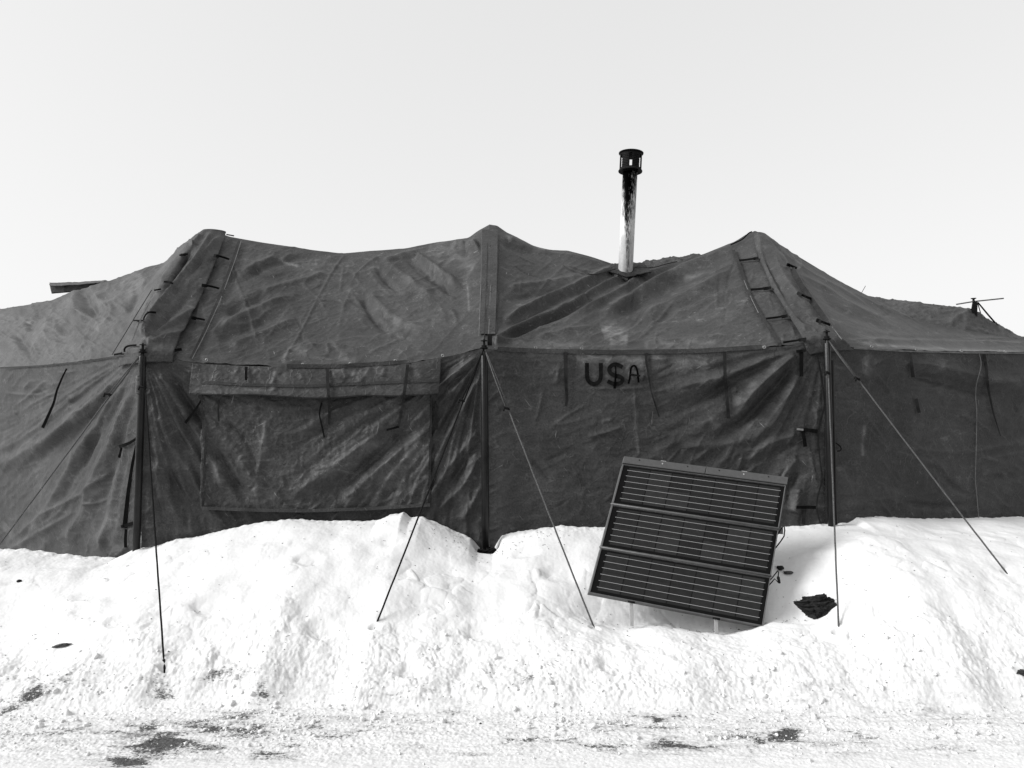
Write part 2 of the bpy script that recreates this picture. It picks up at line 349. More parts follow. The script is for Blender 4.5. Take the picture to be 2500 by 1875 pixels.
def snow_parts(X, Y):
    zc = np.interp(X, XC, ZC); yc = np.interp(X, XC, YC); yf = foot(X)
    t = np.clip((Y - yf) / (yc - yf), 0, 1.25); tt = np.minimum(t, 1)
    e = 1.12 + 0.95 * sstep(1.9, 2.7, X) + 0.25 * sstep(-0.2, -1.2, X)
    bank = zc * (1 - (1 - tt) ** e)
    # the crest line keeps its own crisp outline near the canvas and softens towards the road
    bank = bank - 0.55 * np.clip(Y - yc - 0.02, 0, 1.2) * (X < 1.8)
    zs = np.interp(X, XC, np.convolve(np.pad(ZC, 3, 'edge'), np.ones(7) / 7, 'valid')); bank = bank + (zs - zc) * (1 - (1 - tt) ** e) * sstep(0.98, 0.72, t)
    on = sstep(0.0, 0.18, t)
    n = 0.036 * fbm(X * 1.6, Y * 1.6, 11, 3) * on * sstep(1.05, 0.8, t)
    wx = X + .05 * perlin(X * 7, Y * 7, 22); wy = Y + .05 * perlin(X * 7, Y * 7, 23)
    cm = sstep(-.25, .35, fbm(X * 1.4, Y * 2.2, 24, 3))
    n = n + (0.011 * clods(wx * 5.5, wy * 5.5, 25) * sstep(.95, .6, t) + 0.0065 * clods(wx * 13, wy * 13, 26) * sstep(.7, .3, t)) * cm * sstep(-.02, .12, t)
    n = n + 0.006 * clods(wx * 27, wy * 27, 28) * sstep(.45, .1, t) * sstep(-.35, 0, (Y - yf)) * sstep(-.2, .3, fbm(X * 2, Y * 3, 29, 2))
    n = n + 0.005 * fbm(X * 14, Y * 14, 31, 3) * sstep(0.0, 0.1, t) * (0.35 + 1.0 * sstep(0.5, 0.1, t) + 1.4 * sstep(0.93, 1.0, t))
    n = n + 0.0035 * fbm(X * 45, Y * 45, 33, 2) * (0.3 + 0.9 * sstep(0.45, 0.1, t))
    # pit round the middle pole, hollow dug for the solar panel and the lip thrown up in front of it
    pit = -0.13 * np.exp(-(((X + 0.195) / 0.095) ** 2 + ((Y - 5.93) / 0.09) ** 2) ** 2)
    ax = (X - 1.12) / 0.80; hol = -0.20 * np.exp(-(ax ** 4) - ((Y - 5.10) / 0.19) ** 2) - 0.05 * np.exp(-((X - 1.9) / 0.45) ** 2 - ((Y - 5.25) / 0.28) ** 2)
    lip = -0.05 * np.exp(-((X - 1.15) / 0.8) ** 2 - ((Y - 4.80) / 0.16) ** 2)
    bank = bank + n + pit + hol + lip
    # dimples and old foot holes
    for fx, fy, r, d in FOOTS:
        q = ((X - fx) / r) ** 2 + ((Y - fy) / (r * .8)) ** 2
        bank = bank - d * np.exp(-q * q)
    # thin trodden crust over the road
    th = 0.014 + 0.006 * fbm(X * 1.1, Y * 4.0, 41, 4)
    pm = np.zeros_like(X); pd = np.zeros_like(X)
    Xr, Yr = X, Y; X = X + .16 * fbm(Xr * 2.2, Yr * 5, 81, 4); Y = Y + .07 * fbm(Xr * 3.1, Yr * 5, 82, 4)
    for gx, gy, w, h, a in PW:
        pm = np.maximum(pm, a * np.exp(-((X - gx) / w) ** 2 - ((Y - gy) / h) ** 2)); pd = np.maximum(pd, a * np.exp(-((X - gx) / w / 1.7) ** 2 - ((Y - gy) / h / 1.8) ** 2))
    X, Y = Xr, Yr
    streak = fbm(X * 5, Y * 16, 51, 5, 0.62); grain = fbm(X * 40, Y * 40, 61, 3, 0.75)
    crumb = np.abs(fbm(X * 18, Y * 18, 71, 3, .6))
    band = sstep(3.45, 3.75, Y) * sstep(4.75, 4.25, Y)
    road = np.maximum(th + 0.006 * streak * (0.3 + .5 * band) + 0.0022 * grain * (0.5 + band) + 0.006 * crumb * band - 0.008 * pm, .004)
    k = sstep(-0.06, 0.10, t)
    z = road * (1 - k) + (bank + 0.012) * k
    k2 = sstep(0.30, 0.02, t)
    wide = np.clip(fbm(X * .9, Y * 3.0, 57, 3) * .7 + .45, 0, 1)
    dirt = np.clip(.75 * pd + .55 * wide * band * sstep(-0.3, 0.5, streak) + 0.22 * k2 * wide, 0, 1) * (0.25 + 0.75 * k2) + .10 * k2 + .03
    dirt = np.maximum(dirt, 0.40 * np.exp(-((X - 1.15) / .65) ** 4 - ((Y - 5.18) / .17) ** 2) * sstep(-.1, .4, fbm(X * 6, Y * 6, 77, 3)))  # greyer patches in the hollow under the solar panel
    bare = np.clip(.88 * pm + .30 * pd + .30 * wide * band * sstep(-.1, .5, streak), 0, 1) * (.15 + .85 * k2)
    return z, dirt, bare
FOOTS = [(-2.0, 4.95, .10, .035), (-1.45, 5.35, .09, .03), (-.55, 5.0, .12, .03), (-.9, 5.6, .08, .02), (-2.9, 5.2, .12, .03), (.35, 5.4, .12, .03), (-.2, 4.8, .10, .03),
         (2.3, 5.3, .13, .02), (-1.2, 4.75, .09, .03), (.1, 5.65, .09, .025), (1.95, 5.05, .16, .04), (2.75, 4.75, .12, .025), (-2.5, 4.8, .08, .03), (.6, 4.5, .08, .025), (-0.6, 4.45, .07, .03)]
ROPE_ENDS = [(402, 1634), (914, 1532), (1452, 1533), (2048, 1546), (2461, 1400)]
def snow_z(x, y):
    z = snow_parts(np.array([float(x)]), np.array([float(y)]))[0]; return float(z[0])
def on_snow(px, py, lift=0.0):
    """where the ray of a photo pixel meets the snow"""
    Y = np.linspace(2.6, 7.5, 2500); pt = P(np.full_like(Y, px), np.full_like(Y, py), Y)
    z = snow_parts(pt[:, 0], pt[:, 1])[0]; i = int(np.argmax(np.maximum(z, 0) >= pt[:, 2]))
    p = pt[i].copy(); p[2] += lift; return p

for _e in ROPE_ENDS:                                     # melted hollows where the ropes enter the snow
    _q = on_snow(*_e); FOOTS.append((_q[0], _q[1] + .012, .034, .030)); FOOTS.append((_q[0] - .03, _q[1] - .03, .05, -.004))
U = np.concatenate([np.linspace(-2.2, -0.80, 60)[:-1], np.linspace(-0.80, 0.80, 1500), np.linspace(0.80, 2.2, 60)[1:]])
YI = np.concatenate([np.linspace(1 / 1.2, 1 / 3.3, 40)[:-1], np.linspace(1 / 3.3, 1 / 6.75, 560), np.linspace(1 / 6.75, 1 / 16.0, 60)[1:]])
YR = 1 / YI
UU, YY = np.meshgrid(U, YR, indexing='ij'); XX = UU * YY
ZZ, DD, BB = snow_parts(XX, YY)
so = mesh_obj('snow', np.stack([XX, YY, ZZ], -1).reshape(-1, 3), grid_faces(len(U), len(YR)), M_SNOW, attrs={'dirt': DD, 'bare': BB})
tag(so, kind='structure')
rd = mesh_obj('road', [(-60, -30, 0), (60, -30, 0), (60, 4.9, 0), (-60, 4.9, 0)], [(0, 1, 2, 3)], M_ASPH); tag(rd, kind='structure')
gr = mesh_obj('ground', [(-900, -900, -.06), (900, -900, -.06), (900, 900, -.06), (-900, 900, -.06)], [(0, 1, 2, 3)], M_SNOW, attrs={'dirt': [0] * 4}); tag(gr, kind='structure')

# loose crumbs of snow along the edge of the road
def ico(sub):
    bm = bmesh.new(); bmesh.ops.create_icosphere(bm, subdivisions=sub, radius=1)
    V = np.array([v.co[:] for v in bm.verts]); F = np.array([[v.index for v in f.verts] for f in bm.faces]); bm.free(); return V, F
IV, IF = ico(2)
N = 2600
cy = np.clip(rng.normal(4.02, 0.27, N), 3.3, 4.95); cx = rng.uniform(-0.76, 0.76, N) * cy
clump = fbm(cx * 1.8, cy * 3.5, 91, 3); keep = clump > rng.uniform(-0.55, 0.35, N); cx, cy = cx[keep], cy[keep]
cz = snow_parts(cx, cy)[0]; r = np.minimum(0.0028 * np.exp(rng.exponential(0.5, len(cx))), 0.015) * np.where(cy < 3.8, 0.65, 1)
V = IV[None] * (r[:, None, None] * rng.uniform(0.7, 1.35, (len(cx), 1, 3)))
jx = 0.75 * perlin(IV[:, 0] * 1.7 + rng.uniform(0, 99, (len(cx), 1)), IV[:, 1] * 1.4 + IV[:, 2] * 1.1 + rng.uniform(0, 99, (len(cx), 1)), 3)
V = V * (1 + jx[..., None]) + np.stack([cx, cy, np.maximum(cz, 0) + r * 0.25], -1)[:, None, :]
F = (IF[None] + (np.arange(len(cx)) * len(IV))[:, None, None]).reshape(-1, 3)
cr = mesh_obj('snow_crumbs', V.reshape(-1, 3), F, M_SNOW, attrs={'dirt': np.repeat(rng.uniform(0, .25, len(cx)), len(IV))})
tag(cr, 'loose crumbs of snow strewn along the edge of the road', 'snow', kind='stuff')

# ------------------------------------------------------------------ cloth panels
DB = np.full((600, 800), 99.0)                     # nearest cloth depth, for laying straps and lettering on the cloth
def db_add(V):
    px, py = proj(V); i = np.floor((py + 100) / 4).astype(int).ravel(); j = np.floor((px + 300) / 4).astype(int).ravel()
    ok = (i >= 0) & (i < 600) & (j >= 0) & (j < 800)
    np.minimum.at(DB, (i[ok], j[ok]), V[..., 1].ravel()[ok])
def depth(px, py, k=1, soft=False):
    i = int((py + 100) / 4); j = int((px + 300) / 4)
    w = DB[max(i - k, 0):i + k + 1, max(j - k, 0):j + k + 1]; w = w[w < 50]
    if not len(w): return 6.0
    return float(w.mean() if soft else w.min())

def curve3(pts, n, smooth=0):
    p = np.array(pts, float); V = P(p[:, 0], p[:, 1], p[:, 2])
    d = np.r_[0, np.cumsum(np.hypot(np.diff(p[:, 0]), np.diff(p[:, 1])))]; d /= d[-1]
    s = np.linspace(0, 1, n); C = np.stack([np.interp(s, d, V[:, k]) for k in range(3)], -1)
    if smooth:
        k = np.hanning(2 * smooth + 3)[1:-1]; k /= k.sum()
        pad = np.concatenate([2 * C[:1] - C[1:smooth + 1][::-1], C, 2 * C[-1:] - C[-smooth - 1:-1][::-1]])
        C = np.stack([np.convolve(pad[:, i], k, 'valid') for i in range(3)], -1)
    return C
def stroke(px, py, pts, w0, w1, amp, t0=0.12, t1=0.25, asym=1.0):
    """height of one fold along a traced line; asym > 1 makes its right-hand flank softer"""
    if amp < 0: t0 = max(t0, .2); t1 = max(t1, .4); amp = amp * .85
    p = np.array(pts, float); m = max(w0, w1) * max(asym, 1) * 3.2
    out = np.zeros_like(px)
    sel = (px > p[:, 0].min() - m) & (px < p[:, 0].max() + m) & (py > p[:, 1].min() - m) & (py < p[:, 1].max() + m)
    if not sel.any(): return out
    x = px[sel]; y = py[sel]
    # round the corners of the traced line
    d = np.r_[0, np.cumsum(np.hypot(*np.diff(p, axis=0).T))]; q = np.linspace(0, d[-1], max(int(d[-1] / 14), 4) + 1)
    p = np.stack([np.interp(q, d, p[:, 0]), np.interp(q, d, p[:, 1])], -1)
    for _ in range(3): p[1:-1] = (p[:-2] + 2 * p[1:-1] + p[2:]) / 4
    best = np.full(x.shape, 1e9); bu = np.zeros(x.shape); bs = np.zeros(x.shape); L = len(p) - 1
    for i in range(L):
        ax, ay = p[i]; dx, dy = p[i + 1] - p[i]; l2 = dx * dx + dy * dy + 1e-9
        t = np.clip(((x - ax) * dx + (y - ay) * dy) / l2, 0, 1)
        ex = x - ax - t * dx; ey = y - ay - t * dy; dd = ex * ex + ey * ey; b = dd < best
        best[b] = dd[b]; bu[b] = (i + t[b]) / L; bs[b] = (dx * ey - dy * ex)[b]
    w = w0 + (w1 - w0) * bu; w = np.where(bs < 0, w * asym, w)
    if abs(amp) < .15: amp = np.sign(amp) * np.minimum(abs(amp) * 1.9, .0036 * w * (2.0 if abs(amp) >= .036 else 1.0))      # a fold is never steeper than it is wide
    wob = 1 + 0.35 * perlin(bu * 5 + p[0, 0], bu * 0 + p[0, 1] * .1, 7)
    out[sel] = amp * wob * np.exp(-(best / (w * w)) ** (.68 if np.all(amp > 0) else 1)) * np.minimum(sstep(-1e-3, t0 + 1e-3, bu), sstep(1.001, 1 - t1 - 1e-3, bu))
    return out
def fan(px, py, cx, cy, a0, a1, freq, amp, r0, r1, r2, seed):
    """tension folds that radiate from a pole head"""
    dx = px - cx; dy = py - cy; r_ = np.hypot(dx, dy); a = np.degrees(np.arctan2(dy, dx))
    w = sstep(a0 - 8, a0 + 4, a) * sstep(a1 + 8, a1 - 4, a) * sstep(r0 * .2, r0, r_) * sstep(r2, r1, r_)
    aw = a + 1.3 * perlin(r_ / 110, a / 25, seed + 3)
    f = perlin(aw * freq / 9, r_ / 420.0, seed) + .28 * perlin(aw * freq / 3.5, r_ / 200.0, seed + 9)
    f = np.where(f > 0, f ** 0.9 if False else f, f * .7)
    return 1.35 * amp * w * f * np.clip(r_ / 160, .35, 1.3)
def crinkle(px, py, seed, a1=0.010, a2=0.004, sx=90.0, sy=90.0, rot=0.0):
    co, si = np.cos(rot), np.sin(rot); x = px * co + py * si; y = -px * si + py * co
    n = fbm(x / sx, y / sy, seed, 3); rg = 1 - np.abs(perlin(x / sx * 1.7 + 5, y / sy * 1.7, seed + 50)) * 2
    rg2 = 1 - np.abs(perlin(x / sx * 3.9 + 5, y / sy * 3.9, seed + 51)) * 2
    return .6 * a1 * n + a2 * np.clip(rg, 0, 1) ** 3 + a2 * 0.5 * np.clip(rg2, 0, 1) ** 3

class Panel: pass
def panel(name, bot, top, nu, nv, folds, mat, parent, sag=0.0, bulge=0.0, smooth=6, wear_highlight=None, lift=0.0, register=True, edge=0.0, solid=0.0, creases=None, top_calm=0.0):
    B = curve3(bot, nu, smooth) if not isinstance(bot, np.ndarray) else bot
    T = curve3(top, nu, smooth) if not isinstance(top, np.ndarray) else top
    t = np.linspace(0, 1, nv)[None, :, None]
    V = B[:, None, :] * (1 - t) + T[:, None, :] * t
    V[..., 2] -= sag * 4 * (t * (1 - t))[..., 0] * np.sin(np.linspace(0, np.pi, nu))[:, None]
    du = np.gradient(V, axis=0); dv = np.gradient(V, axis=1); n = np.cross(du, dv); n /= np.linalg.norm(n, axis=-1, keepdims=True) + 1e-9
    n[(n[..., 1] > 0)] *= -1
    px, py = proj(V)
    d = np.full(px.shape, lift) + bulge * 4 * (t * (1 - t))[..., 0]
    d = d + folds(px, py) * (1 if not top_calm else (1 - .8 * sstep(1 - top_calm, 1, t[..., 0])))
    V = V + n * d[..., None]
    if register: db_add(V)
    w = np.zeros_like(px)
    for pts, wd, a in (wear_highlight or []): w = np.maximum(w, stroke(px, py, pts, wd, wd, a, .05, .05))
    # fold ridges paler in patches: rubbing, plus fold highlights put into the colour
    rub_highlight = np.clip(d - lift, 0, .06) / .06 * (.4 if name.startswith('window') else 1) * np.clip(.35 + fbm(px / 45, py / 45, 201, 3), 0, 1)
    w = np.clip(w + .27 * rub_highlight, 0, 1.3)
    if creases is not None:
        th = np.zeros_like(px)
        for q_ in creases: th = th + stroke(px, py, *q_)
        V = V + n * th[..., None]; w = np.clip(w + .07 * np.clip(th, 0, .012) / .012, 0, 1.3)
    o = mesh_obj(name, V.reshape(-1, 3), grid_faces(nu, nv), mat, parent, attrs={'wear_highlight': w})
    if solid:
        m = o.modifiers.new('thickness', 'SOLIDIFY'); m.thickness = solid; m.offset = 0
    q = Panel(); q.o = o; q.V = V; q.n = n; return q
def F_(strokes, *extra):
    def f(px, py):
        d = np.zeros_like(px)
        for s in strokes: d = d + stroke(px, py, *s)
        for e in extra: d = d + e(px, py)
        return d
    return f

base = P(1185, 1345, 6.0); base[1] = 7.5; base[2] = 0.5
tent = empty('army_tent', base, 'large dark canvas tent with three roof peaks and painted lettering, snow banked along it', 'tent')
LP, CP_, RP = (345, 862), (1181, 852), (2012, 838)

def creases(seed, n, box, heads, pull=.93, lo=35, hi=190):
    """fine sharp creases, most of them aimed at the nearest tie point"""
    g = random.Random(seed); out = []
    for _ in range(int(n * .5)):
        x = g.uniform(box[0], box[2]); y = g.uniform(box[1], box[3]); L = lo * (hi / lo) ** g.random()
        if g.random() < pull:
            hx, hy = min(heads, key=lambda h: (h[0] - x) ** 2 + (h[1] - y) ** 2); a = math.atan2(y - hy, x - hx) + g.gauss(0, .16)
        else: a = g.uniform(0, math.pi); L *= .45
        b = g.gauss(0, .18); pts = [(x, y)]
        for k in range(4):
            x += math.cos(a) * L / 4; y += math.sin(a) * L / 4; a += b + g.gauss(0, .08); pts.append((x, y))
        w = g.uniform(2.2, 3.6); out.append((pts, w, w * g.uniform(.8, 1.8), g.choice((1, 1, 1, -1)) * g.uniform(.003, .0075), .3, .4))
    return out
# ---- walls
E_L = [(345, 862, 6.02), (300, 867, 6.3), (200, 883, 6.95), (100, 892, 7.7), (0, 900, 8.5), (-110, 915, 9.6)]
E_LC = [(345, 862, 6.02), (420, 878, 6.04), (520, 889, 6.05), (650, 896, 6.05), (760, 898, 6.05), (880, 895, 6.05), (1000, 886, 6.05), (1100, 869, 6.04), (1181, 850, 6.02)]
E_CR = [(1181, 852, 6.02), (1300, 860, 6.05), (1500, 864, 6.06), (1700, 859, 6.05), (1900, 846, 6.04), (2012, 838, 6.02)]
E_R = [(2012, 838, 6.02), (2100, 851, 6.12), (2300, 858, 6.45), (2500, 859, 6.8), (2700, 860, 7.15)]
def low(e, y=1425): return [(p[0], y, p[2]) for p in e]

s_wl = [
    (c('B', (1030, 50), (860, 220), (700, 440), (380, 690), (0, 960)), 9, 22, -.030, .1, .02, 1.5), (c('B', (1040, 30), (850, 190), (640, 400), (300, 640), (0, 800)), 8, 26, .028, .1, .02),
    (c('B', (1040, 90), (850, 330), (640, 680), (480, 1000), (250, 1400)), 7, 22, .034, .1, .1), (c('B', (1050, 110), (900, 370), (720, 660), (600, 900), (400, 1300)), 6, 18, -.028, .1, .1),
    (c('B', (1090, 150), (1000, 380), (880, 700), (760, 950), (700, 1150), (540, 1430)), 7, 18, .034, .1, .1), (c('B', (1095, 200), (1040, 420), (960, 700), (860, 1000), (760, 1300)), 6, 14, -.026, .1, .2),
    (c('B', (1100, 300), (1040, 600), (960, 950), (900, 1280), (800, 1480)), 5, 14, .024, .15, .1), (c('B', (800, 390), (760, 560), (660, 820), (640, 980)), 6, 9, -.014, .3, .3),
    (c('B', (1010, 640), (880, 870), (660, 1020), (380, 1180), (20, 1440)), 5, 7, .014, .3, .2), (c('B', (650, 1130), (420, 1290), (60, 1480)), 5, 9, .014, .3, .1),
    (c('B', (0, 680), (200, 560), (460, 400), (700, 250)), 12, 18, .018, .1, .3), (c('B', (380, 380), (300, 480), (120, 640), (0, 740)), 8, 16, -.016, .2, .1),
    (c('B', (340, 160), (380, 210), (420, 240)), 4, 4, .012), (c('B', (140, 300), (240, 230), (370, 130)), 4, 5, .012), (c('B', (110, 300), (140, 380)), 3, 4, .010), (c('B', (60, 200), (230, 215)), 3, 4, .010),
    (c('B', (200, 170), (270, 80)), 3, 5, .012), (c('B', (580, 180), (600, 280), (580, 360)), 4, 5, .012), (c('B', (260, 200), (390, 90)), 3, 5, .010),
    (c('B', (1000, 1450), (900, 1530)), 8, 12, .035, .2, .05), (c('B', (1050, 1420), (970, 1540)), 6, 9, .035, .2, .05)]
panel('wall', low(E_L), E_L, 170, 230, F_(s_wl, lambda x, y: fan(x, y, 345, 850, 95, 150, 2.2, .016, 60, 420, 640, 5), lambda x, y: crinkle(x, y, 3, .010, .006, 60, 80)),
      M_CANVAS, tent, creases=creases(1, 110, (0, 880, 340, 1380), [(345, 860)]), wear_highlight=[(c('B', (960, 1200), (820, 1340), (800, 1420)), 16, .35), (c('B', (60, 1260), (20, 1300)), 25, .3), (c('B', (560, 1380), (600, 1300)), 16, .3)])

s_wlc = [
    (c('B', (1330, 10), (1500, 260), (1640, 480), (1700, 560)), 6, 12, -.034, .1, .2, 1.4), (c('B', (1290, 20), (1440, 260), (1600, 500), (1720, 640), (1790, 760)), 6, 14, .026, .1, .2),
    (c('B', (1230, 300), (1420, 640), (1600, 930), (1760, 1260)), 9, 16, .018, .2, .1), (c('B', (1260, 620), (1380, 870), (1540, 1120), (1660, 1330)), 7, 12, -.016, .2, .1),
    (c('B', (1210, 700), (1330, 960), (1480, 1220), (1560, 1380)), 8, 12, .014, .2, .1), (c('B', (1430, 480), (1570, 760), (1690, 1060), (1850, 1280)), 8, 12, -.016, .2, .1),
    (c('D', (250, 560), (330, 620), (400, 750), (480, 870), (600, 950)), 9, 13, -.030, .1, .1, 1.3), (c('D', (250, 600), (330, 680), (370, 790), (400, 880)), 8, 12, .026, .1, .3),
    (c('D', (370, 430), (500, 510), (570, 640), (630, 770)), 6, 9, -.022, .2, .2), (c('D', (660, 400), (650, 540), (620, 700), (600, 800), (605, 940)), 5, 11, .024, .2, .1),
    (c('D', (480, 660), (560, 750), (580, 860)), 9, 12, .018), (c('D', (540, 690), (600, 780), (680, 880), (740, 900)), 4, 7, -.014),
    (c('D', (1450, 440), (1200, 640), (950, 820), (800, 930)), 16, 14, .032, .2, .1), (c('D', (1640, 440), (1480, 560), (1280, 730), (1040, 900), (960, 1000)), 18, 18, -.044, .1, .1),
    (c('D', (1690, 490), (1560, 580), (1350, 750), (1210, 900), (1150, 1010)), 9, 12, .034, .1, .1), (c('D', (1560, 560), (1480, 700), (1380, 760)), 4, 4, -.012), (c('D', (1500, 860), (1420, 900), (1370, 950)), 4, 5, -.014, .2, .1),
    (c('D', (1690, 600), (1600, 740), (1520, 820)), 6, 9, -.022), (c('D', (1690, 780), (1600, 850), (1580, 940)), 6, 8, .016), (c('D', (1240, 870), (1160, 920)), 5, 6, .012),
    (c('D', (2000, 20), (1880, 110), (1760, 210), (1600, 330)), 5, 10, .036, .1, .2), (c('D', (2003, 60), (1900, 180), (1780, 300), (1690, 420)), 5, 10, .034, .1, .2), (c('D', (2003, 40), (1890, 150), (1760, 260)), 4, 8, -.026, .1, .2),
    (c('D', (2005, 110), (1900, 250), (1800, 420), (1720, 600)), 6, 13, -.032, .1, .2), (c('D', (2008, 150), (1930, 300), (1830, 480), (1720, 700), (1690, 800)), 6, 13, .030, .1, .2),
    (c('D', (2010, 480), (1900, 620), (1790, 760), (1650, 980)), 7, 12, .026, .1, .2), (c('D', (2010, 560), (1900, 720), (1800, 850), (1720, 1000)), 7, 10, -.022, .1, .2), (c('D', (2010, 650), (1930, 820), (1830, 920), (1720, 1020)), 6, 10, .022, .1, .2),
    (c('D', (2010, 850), (1960, 980), (1880, 1080)), 6, 9, .018, .1, .2), (c('D', (1120, 1000), (1060, 1080)), 5, 8, .02), (c('D', (880, 1010), (820, 1070)), 4, 7, .016), (c('D', (400, 1010), (490, 1100)), 5, 7, .016)]
def f_wlc(x, y):
    return F_(s_wlc, lambda x, y: fan(x, y, 345, 850, 22, 88, 2.0, .018, 70, 520, 760, 15), lambda x, y: fan(x, y, 1181, 845, 92, 158, 2.4, .016, 50, 420, 640, 25),
              lambda x, y: crinkle(x, y, 13, .012, .006, 90, 70, .6))(x, y)
panel('wall', low(E_LC), E_LC, 300, 200, f_wlc, M_CANVAS, tent, creases=creases(2, 130, (350, 890, 1180, 1320), [(345, 860), (1181, 852)]), wear_highlight=[(c('D', (2000, 30), (1800, 190)), 8, .5), (c('D', (2000, 70), (1830, 250)), 7, .4)])

s_wcr = [
    (c('F', (2190, 180), (2080, 260), (1930, 390), (1830, 500), (1790, 640)), 6, 18, .050, .05, .3), (c('F', (2200, 170), (2000, 240), (1800, 330), (1560, 500), (1280, 650)), 5, 22, -.032, .1, .3),
    (c('F', (2200, 210), (2090, 380), (1980, 480), (1880, 600), (1700, 740), (1560, 850)), 7, 20, -.046, .05, .2), (c('F', (2010, 200), (1840, 280), (1600, 360), (1300, 420)), 8, 16, .020, .1, .3),
    (c('F', (2210, 300), (2130, 480), (2040, 640), (1900, 760)), 8, 16, .030, .1, .3), (c('F', (2210, 720), (2050, 760), (1930, 830), (1850, 920)), 7, 10, .026, .1, .2), (c('F', (2210, 780), (2060, 830), (1980, 900)), 7, 10, -.024, .1, .2),
    (c('F', (2210, 880), (2120, 960), (2080, 1050)), 8, 12, .03, .1, .2), (c('F', (2212, 960), (2150, 1080), (2130, 1200)), 8, 12, -.03, .1, .2), (c('F', (2212, 1080), (2170, 1250)), 8, 14, .025, .1, .1),
    (c('F', (1100, 390), (1110, 520), (1120, 700), (1130, 860)), 2.6, 2.6, .011, .1, .1), (c('F', (1050, 260), (1090, 330), (1105, 400)), 4, 5, .012), (c('F', (1185, 180), (1210, 380), (1250, 540), (1270, 610)), 3, 3, .012),
    (c('F', (780, 410), (1000, 415), (1240, 400)), 3, 4, .010), (c('F', (780, 740), (900, 710), (1050, 660)), 4, 6, .010), (c('F', (880, 640), (930, 615), (960, 625)), 3, 3, .010),
    (c('F', (400, 890), (480, 960), (560, 1060)), 4, 8, -.014), (c('F', (1400, 800), (1700, 790), (2000, 720)), 12, 18, .012)]
panel('wall', low(E_CR), E_CR, 300, 200, F_(s_wcr, lambda x, y: fan(x, y, 2012, 832, 92, 170, 1.7, .010, 60, 380, 620, 35), lambda x, y: crinkle(x, y, 23, .009, .005, 110, 60),
      lambda x, y: stroke(x, y, [(1300, 1180), (1500, 1150), (1700, 1180)], 60, 60, .012)), M_CANVAS, tent, creases=creases(3, 150, (1190, 870, 2010, 1300), [(2012, 838), (2012, 838), (1500, 300)], .85),
      wear_highlight=[(c('F', (700, 215), (1080, 215), (1180, 240)), 17, .75), (c('F', (980, 170), (1090, 230)), 14, .9), (c('F', (370, 170), (640, 170)), 6, .6), (c('F', (1210, 220), (1600, 230)), 20, .45), (c('F', (1060, 290), (1120, 300), (1160, 330)), 10, .6), (c('F', (1600, 610), (1640, 650), (1700, 680)), 8, .35),
            (c('F', (880, 640), (950, 620)), 4, .5), (c('F', (1120, 540), (1130, 850)), 2.5, .5)])

s_wr = [
    (c('H', (640, 250), (800, 250), (1000, 290), (1200, 350), (1400, 350)), 12, 18, .026, .2, .02), (c('H', (700, 300), (900, 340), (1100, 390), (1400, 410)), 10, 16, -.026, .2, .02),
    (c('H', (500, 700), (700, 720), (850, 740), (1000, 750), (1200, 720), (1400, 680)), 4, 6, .016, .2, .05), (c('H', (630, 740), (800, 790), (870, 810)), 4, 5, .014),
    (c('H', (860, 790), (900, 860), (970, 930), (1040, 985), (1120, 1000)), 5, 6, -.020, .1, .2), (c('H', (840, 760), (900, 820), (960, 900)), 5, 6, .018), (c('H', (700, 1030), (850, 1050), (1000, 1050), (1100, 1030)), 6, 8, -.014),
    (c('H', (1140, 800), (1250, 760), (1400, 740)), 5, 7, .014, .2, .05), (c('H', (1130, 900), (1260, 880), (1400, 890)), 6, 8, -.012, .2, .05), (c('H', (460, 490), (600, 700)), 2.5, 3, .008), (c('H', (490, 600), (560, 680), (630, 750)), 3, 3, .012),
    (c('H', (640, 950), (650, 1090)), 6, 6, .015), (c('H', (550, 1010), (640, 1110)), 3, 3, .010), (c('H', (1280, 570), (1400, 530)), 5, 6, .012), (c('H', (330, 820), (390, 950), (420, 1100)), 12, 14, .02), (c('H', (310, 220), (420, 240), (640, 260)), 5, 8, -.012)]
panel('wall', low(E_R), E_R, 220, 180, F_(s_wr, lambda x, y: crinkle(x, y, 43, .009, .005, 110, 50)), M_CANVAS, tent, creases=creases(4, 80, (2020, 870, 2500, 1280), [(2012, 838)], .8),
      wear_highlight=[(c('H', (480, 210), (520, 230), (500, 270), (480, 310)), 9, .9), (c('H', (540, 220), (560, 250)), 10, .5), (c('H', (487, 590), (475, 680), (472, 770)), 3, .6), (c('H', (360, 340), (365, 370)), 4, .3)])

# ---- roof
RDG_L = [(498, 562, 8.40), (440, 600, 8.45), (405, 640, 8.5), (340, 660, 8.6), (255, 690, 8.8), (120, 735, 9.4), (40, 749, 9.8), (0, 755, 10.0), (-150, 800, 11.0)]
RDG_LC = [(498, 561, 8.4), (530, 566, 8.4), (560, 578, 8.4), (640, 592, 8.4), (760, 610, 8.4), (835, 619, 8.4), (900, 613, 8.4), (990, 607, 8.4), (1080, 590, 8.4), (1143, 581, 8.4), (1168, 563, 8.4), (1195, 548, 8.4)]
RDG_CR = [(1195, 548, 8.4), (1214, 551, 8.4), (1235, 566, 8.4), (1300, 601, 8.4), (1335, 610, 8.4), (1385, 612, 8.4), (1440, 626, 8.42), (1490, 642, 8.45), (1520, 660, 8.4), (1560, 662, 8.3), (1640, 645, 8.3), (1720, 621, 8.3), (1790, 593, 8.35), (1822, 572, 8.4), (1842, 564, 8.4)]
RDG_R = [(1842, 564, 8.4), (1872, 573, 8.4), (1919, 608, 8.4), (2055, 690, 8.4), (2113, 720, 8.4), (2242, 782, 8.35), (2350, 808, 8.3), (2430, 823, 8.25), (2500, 833, 8.2), (2700, 855, 8.0)]
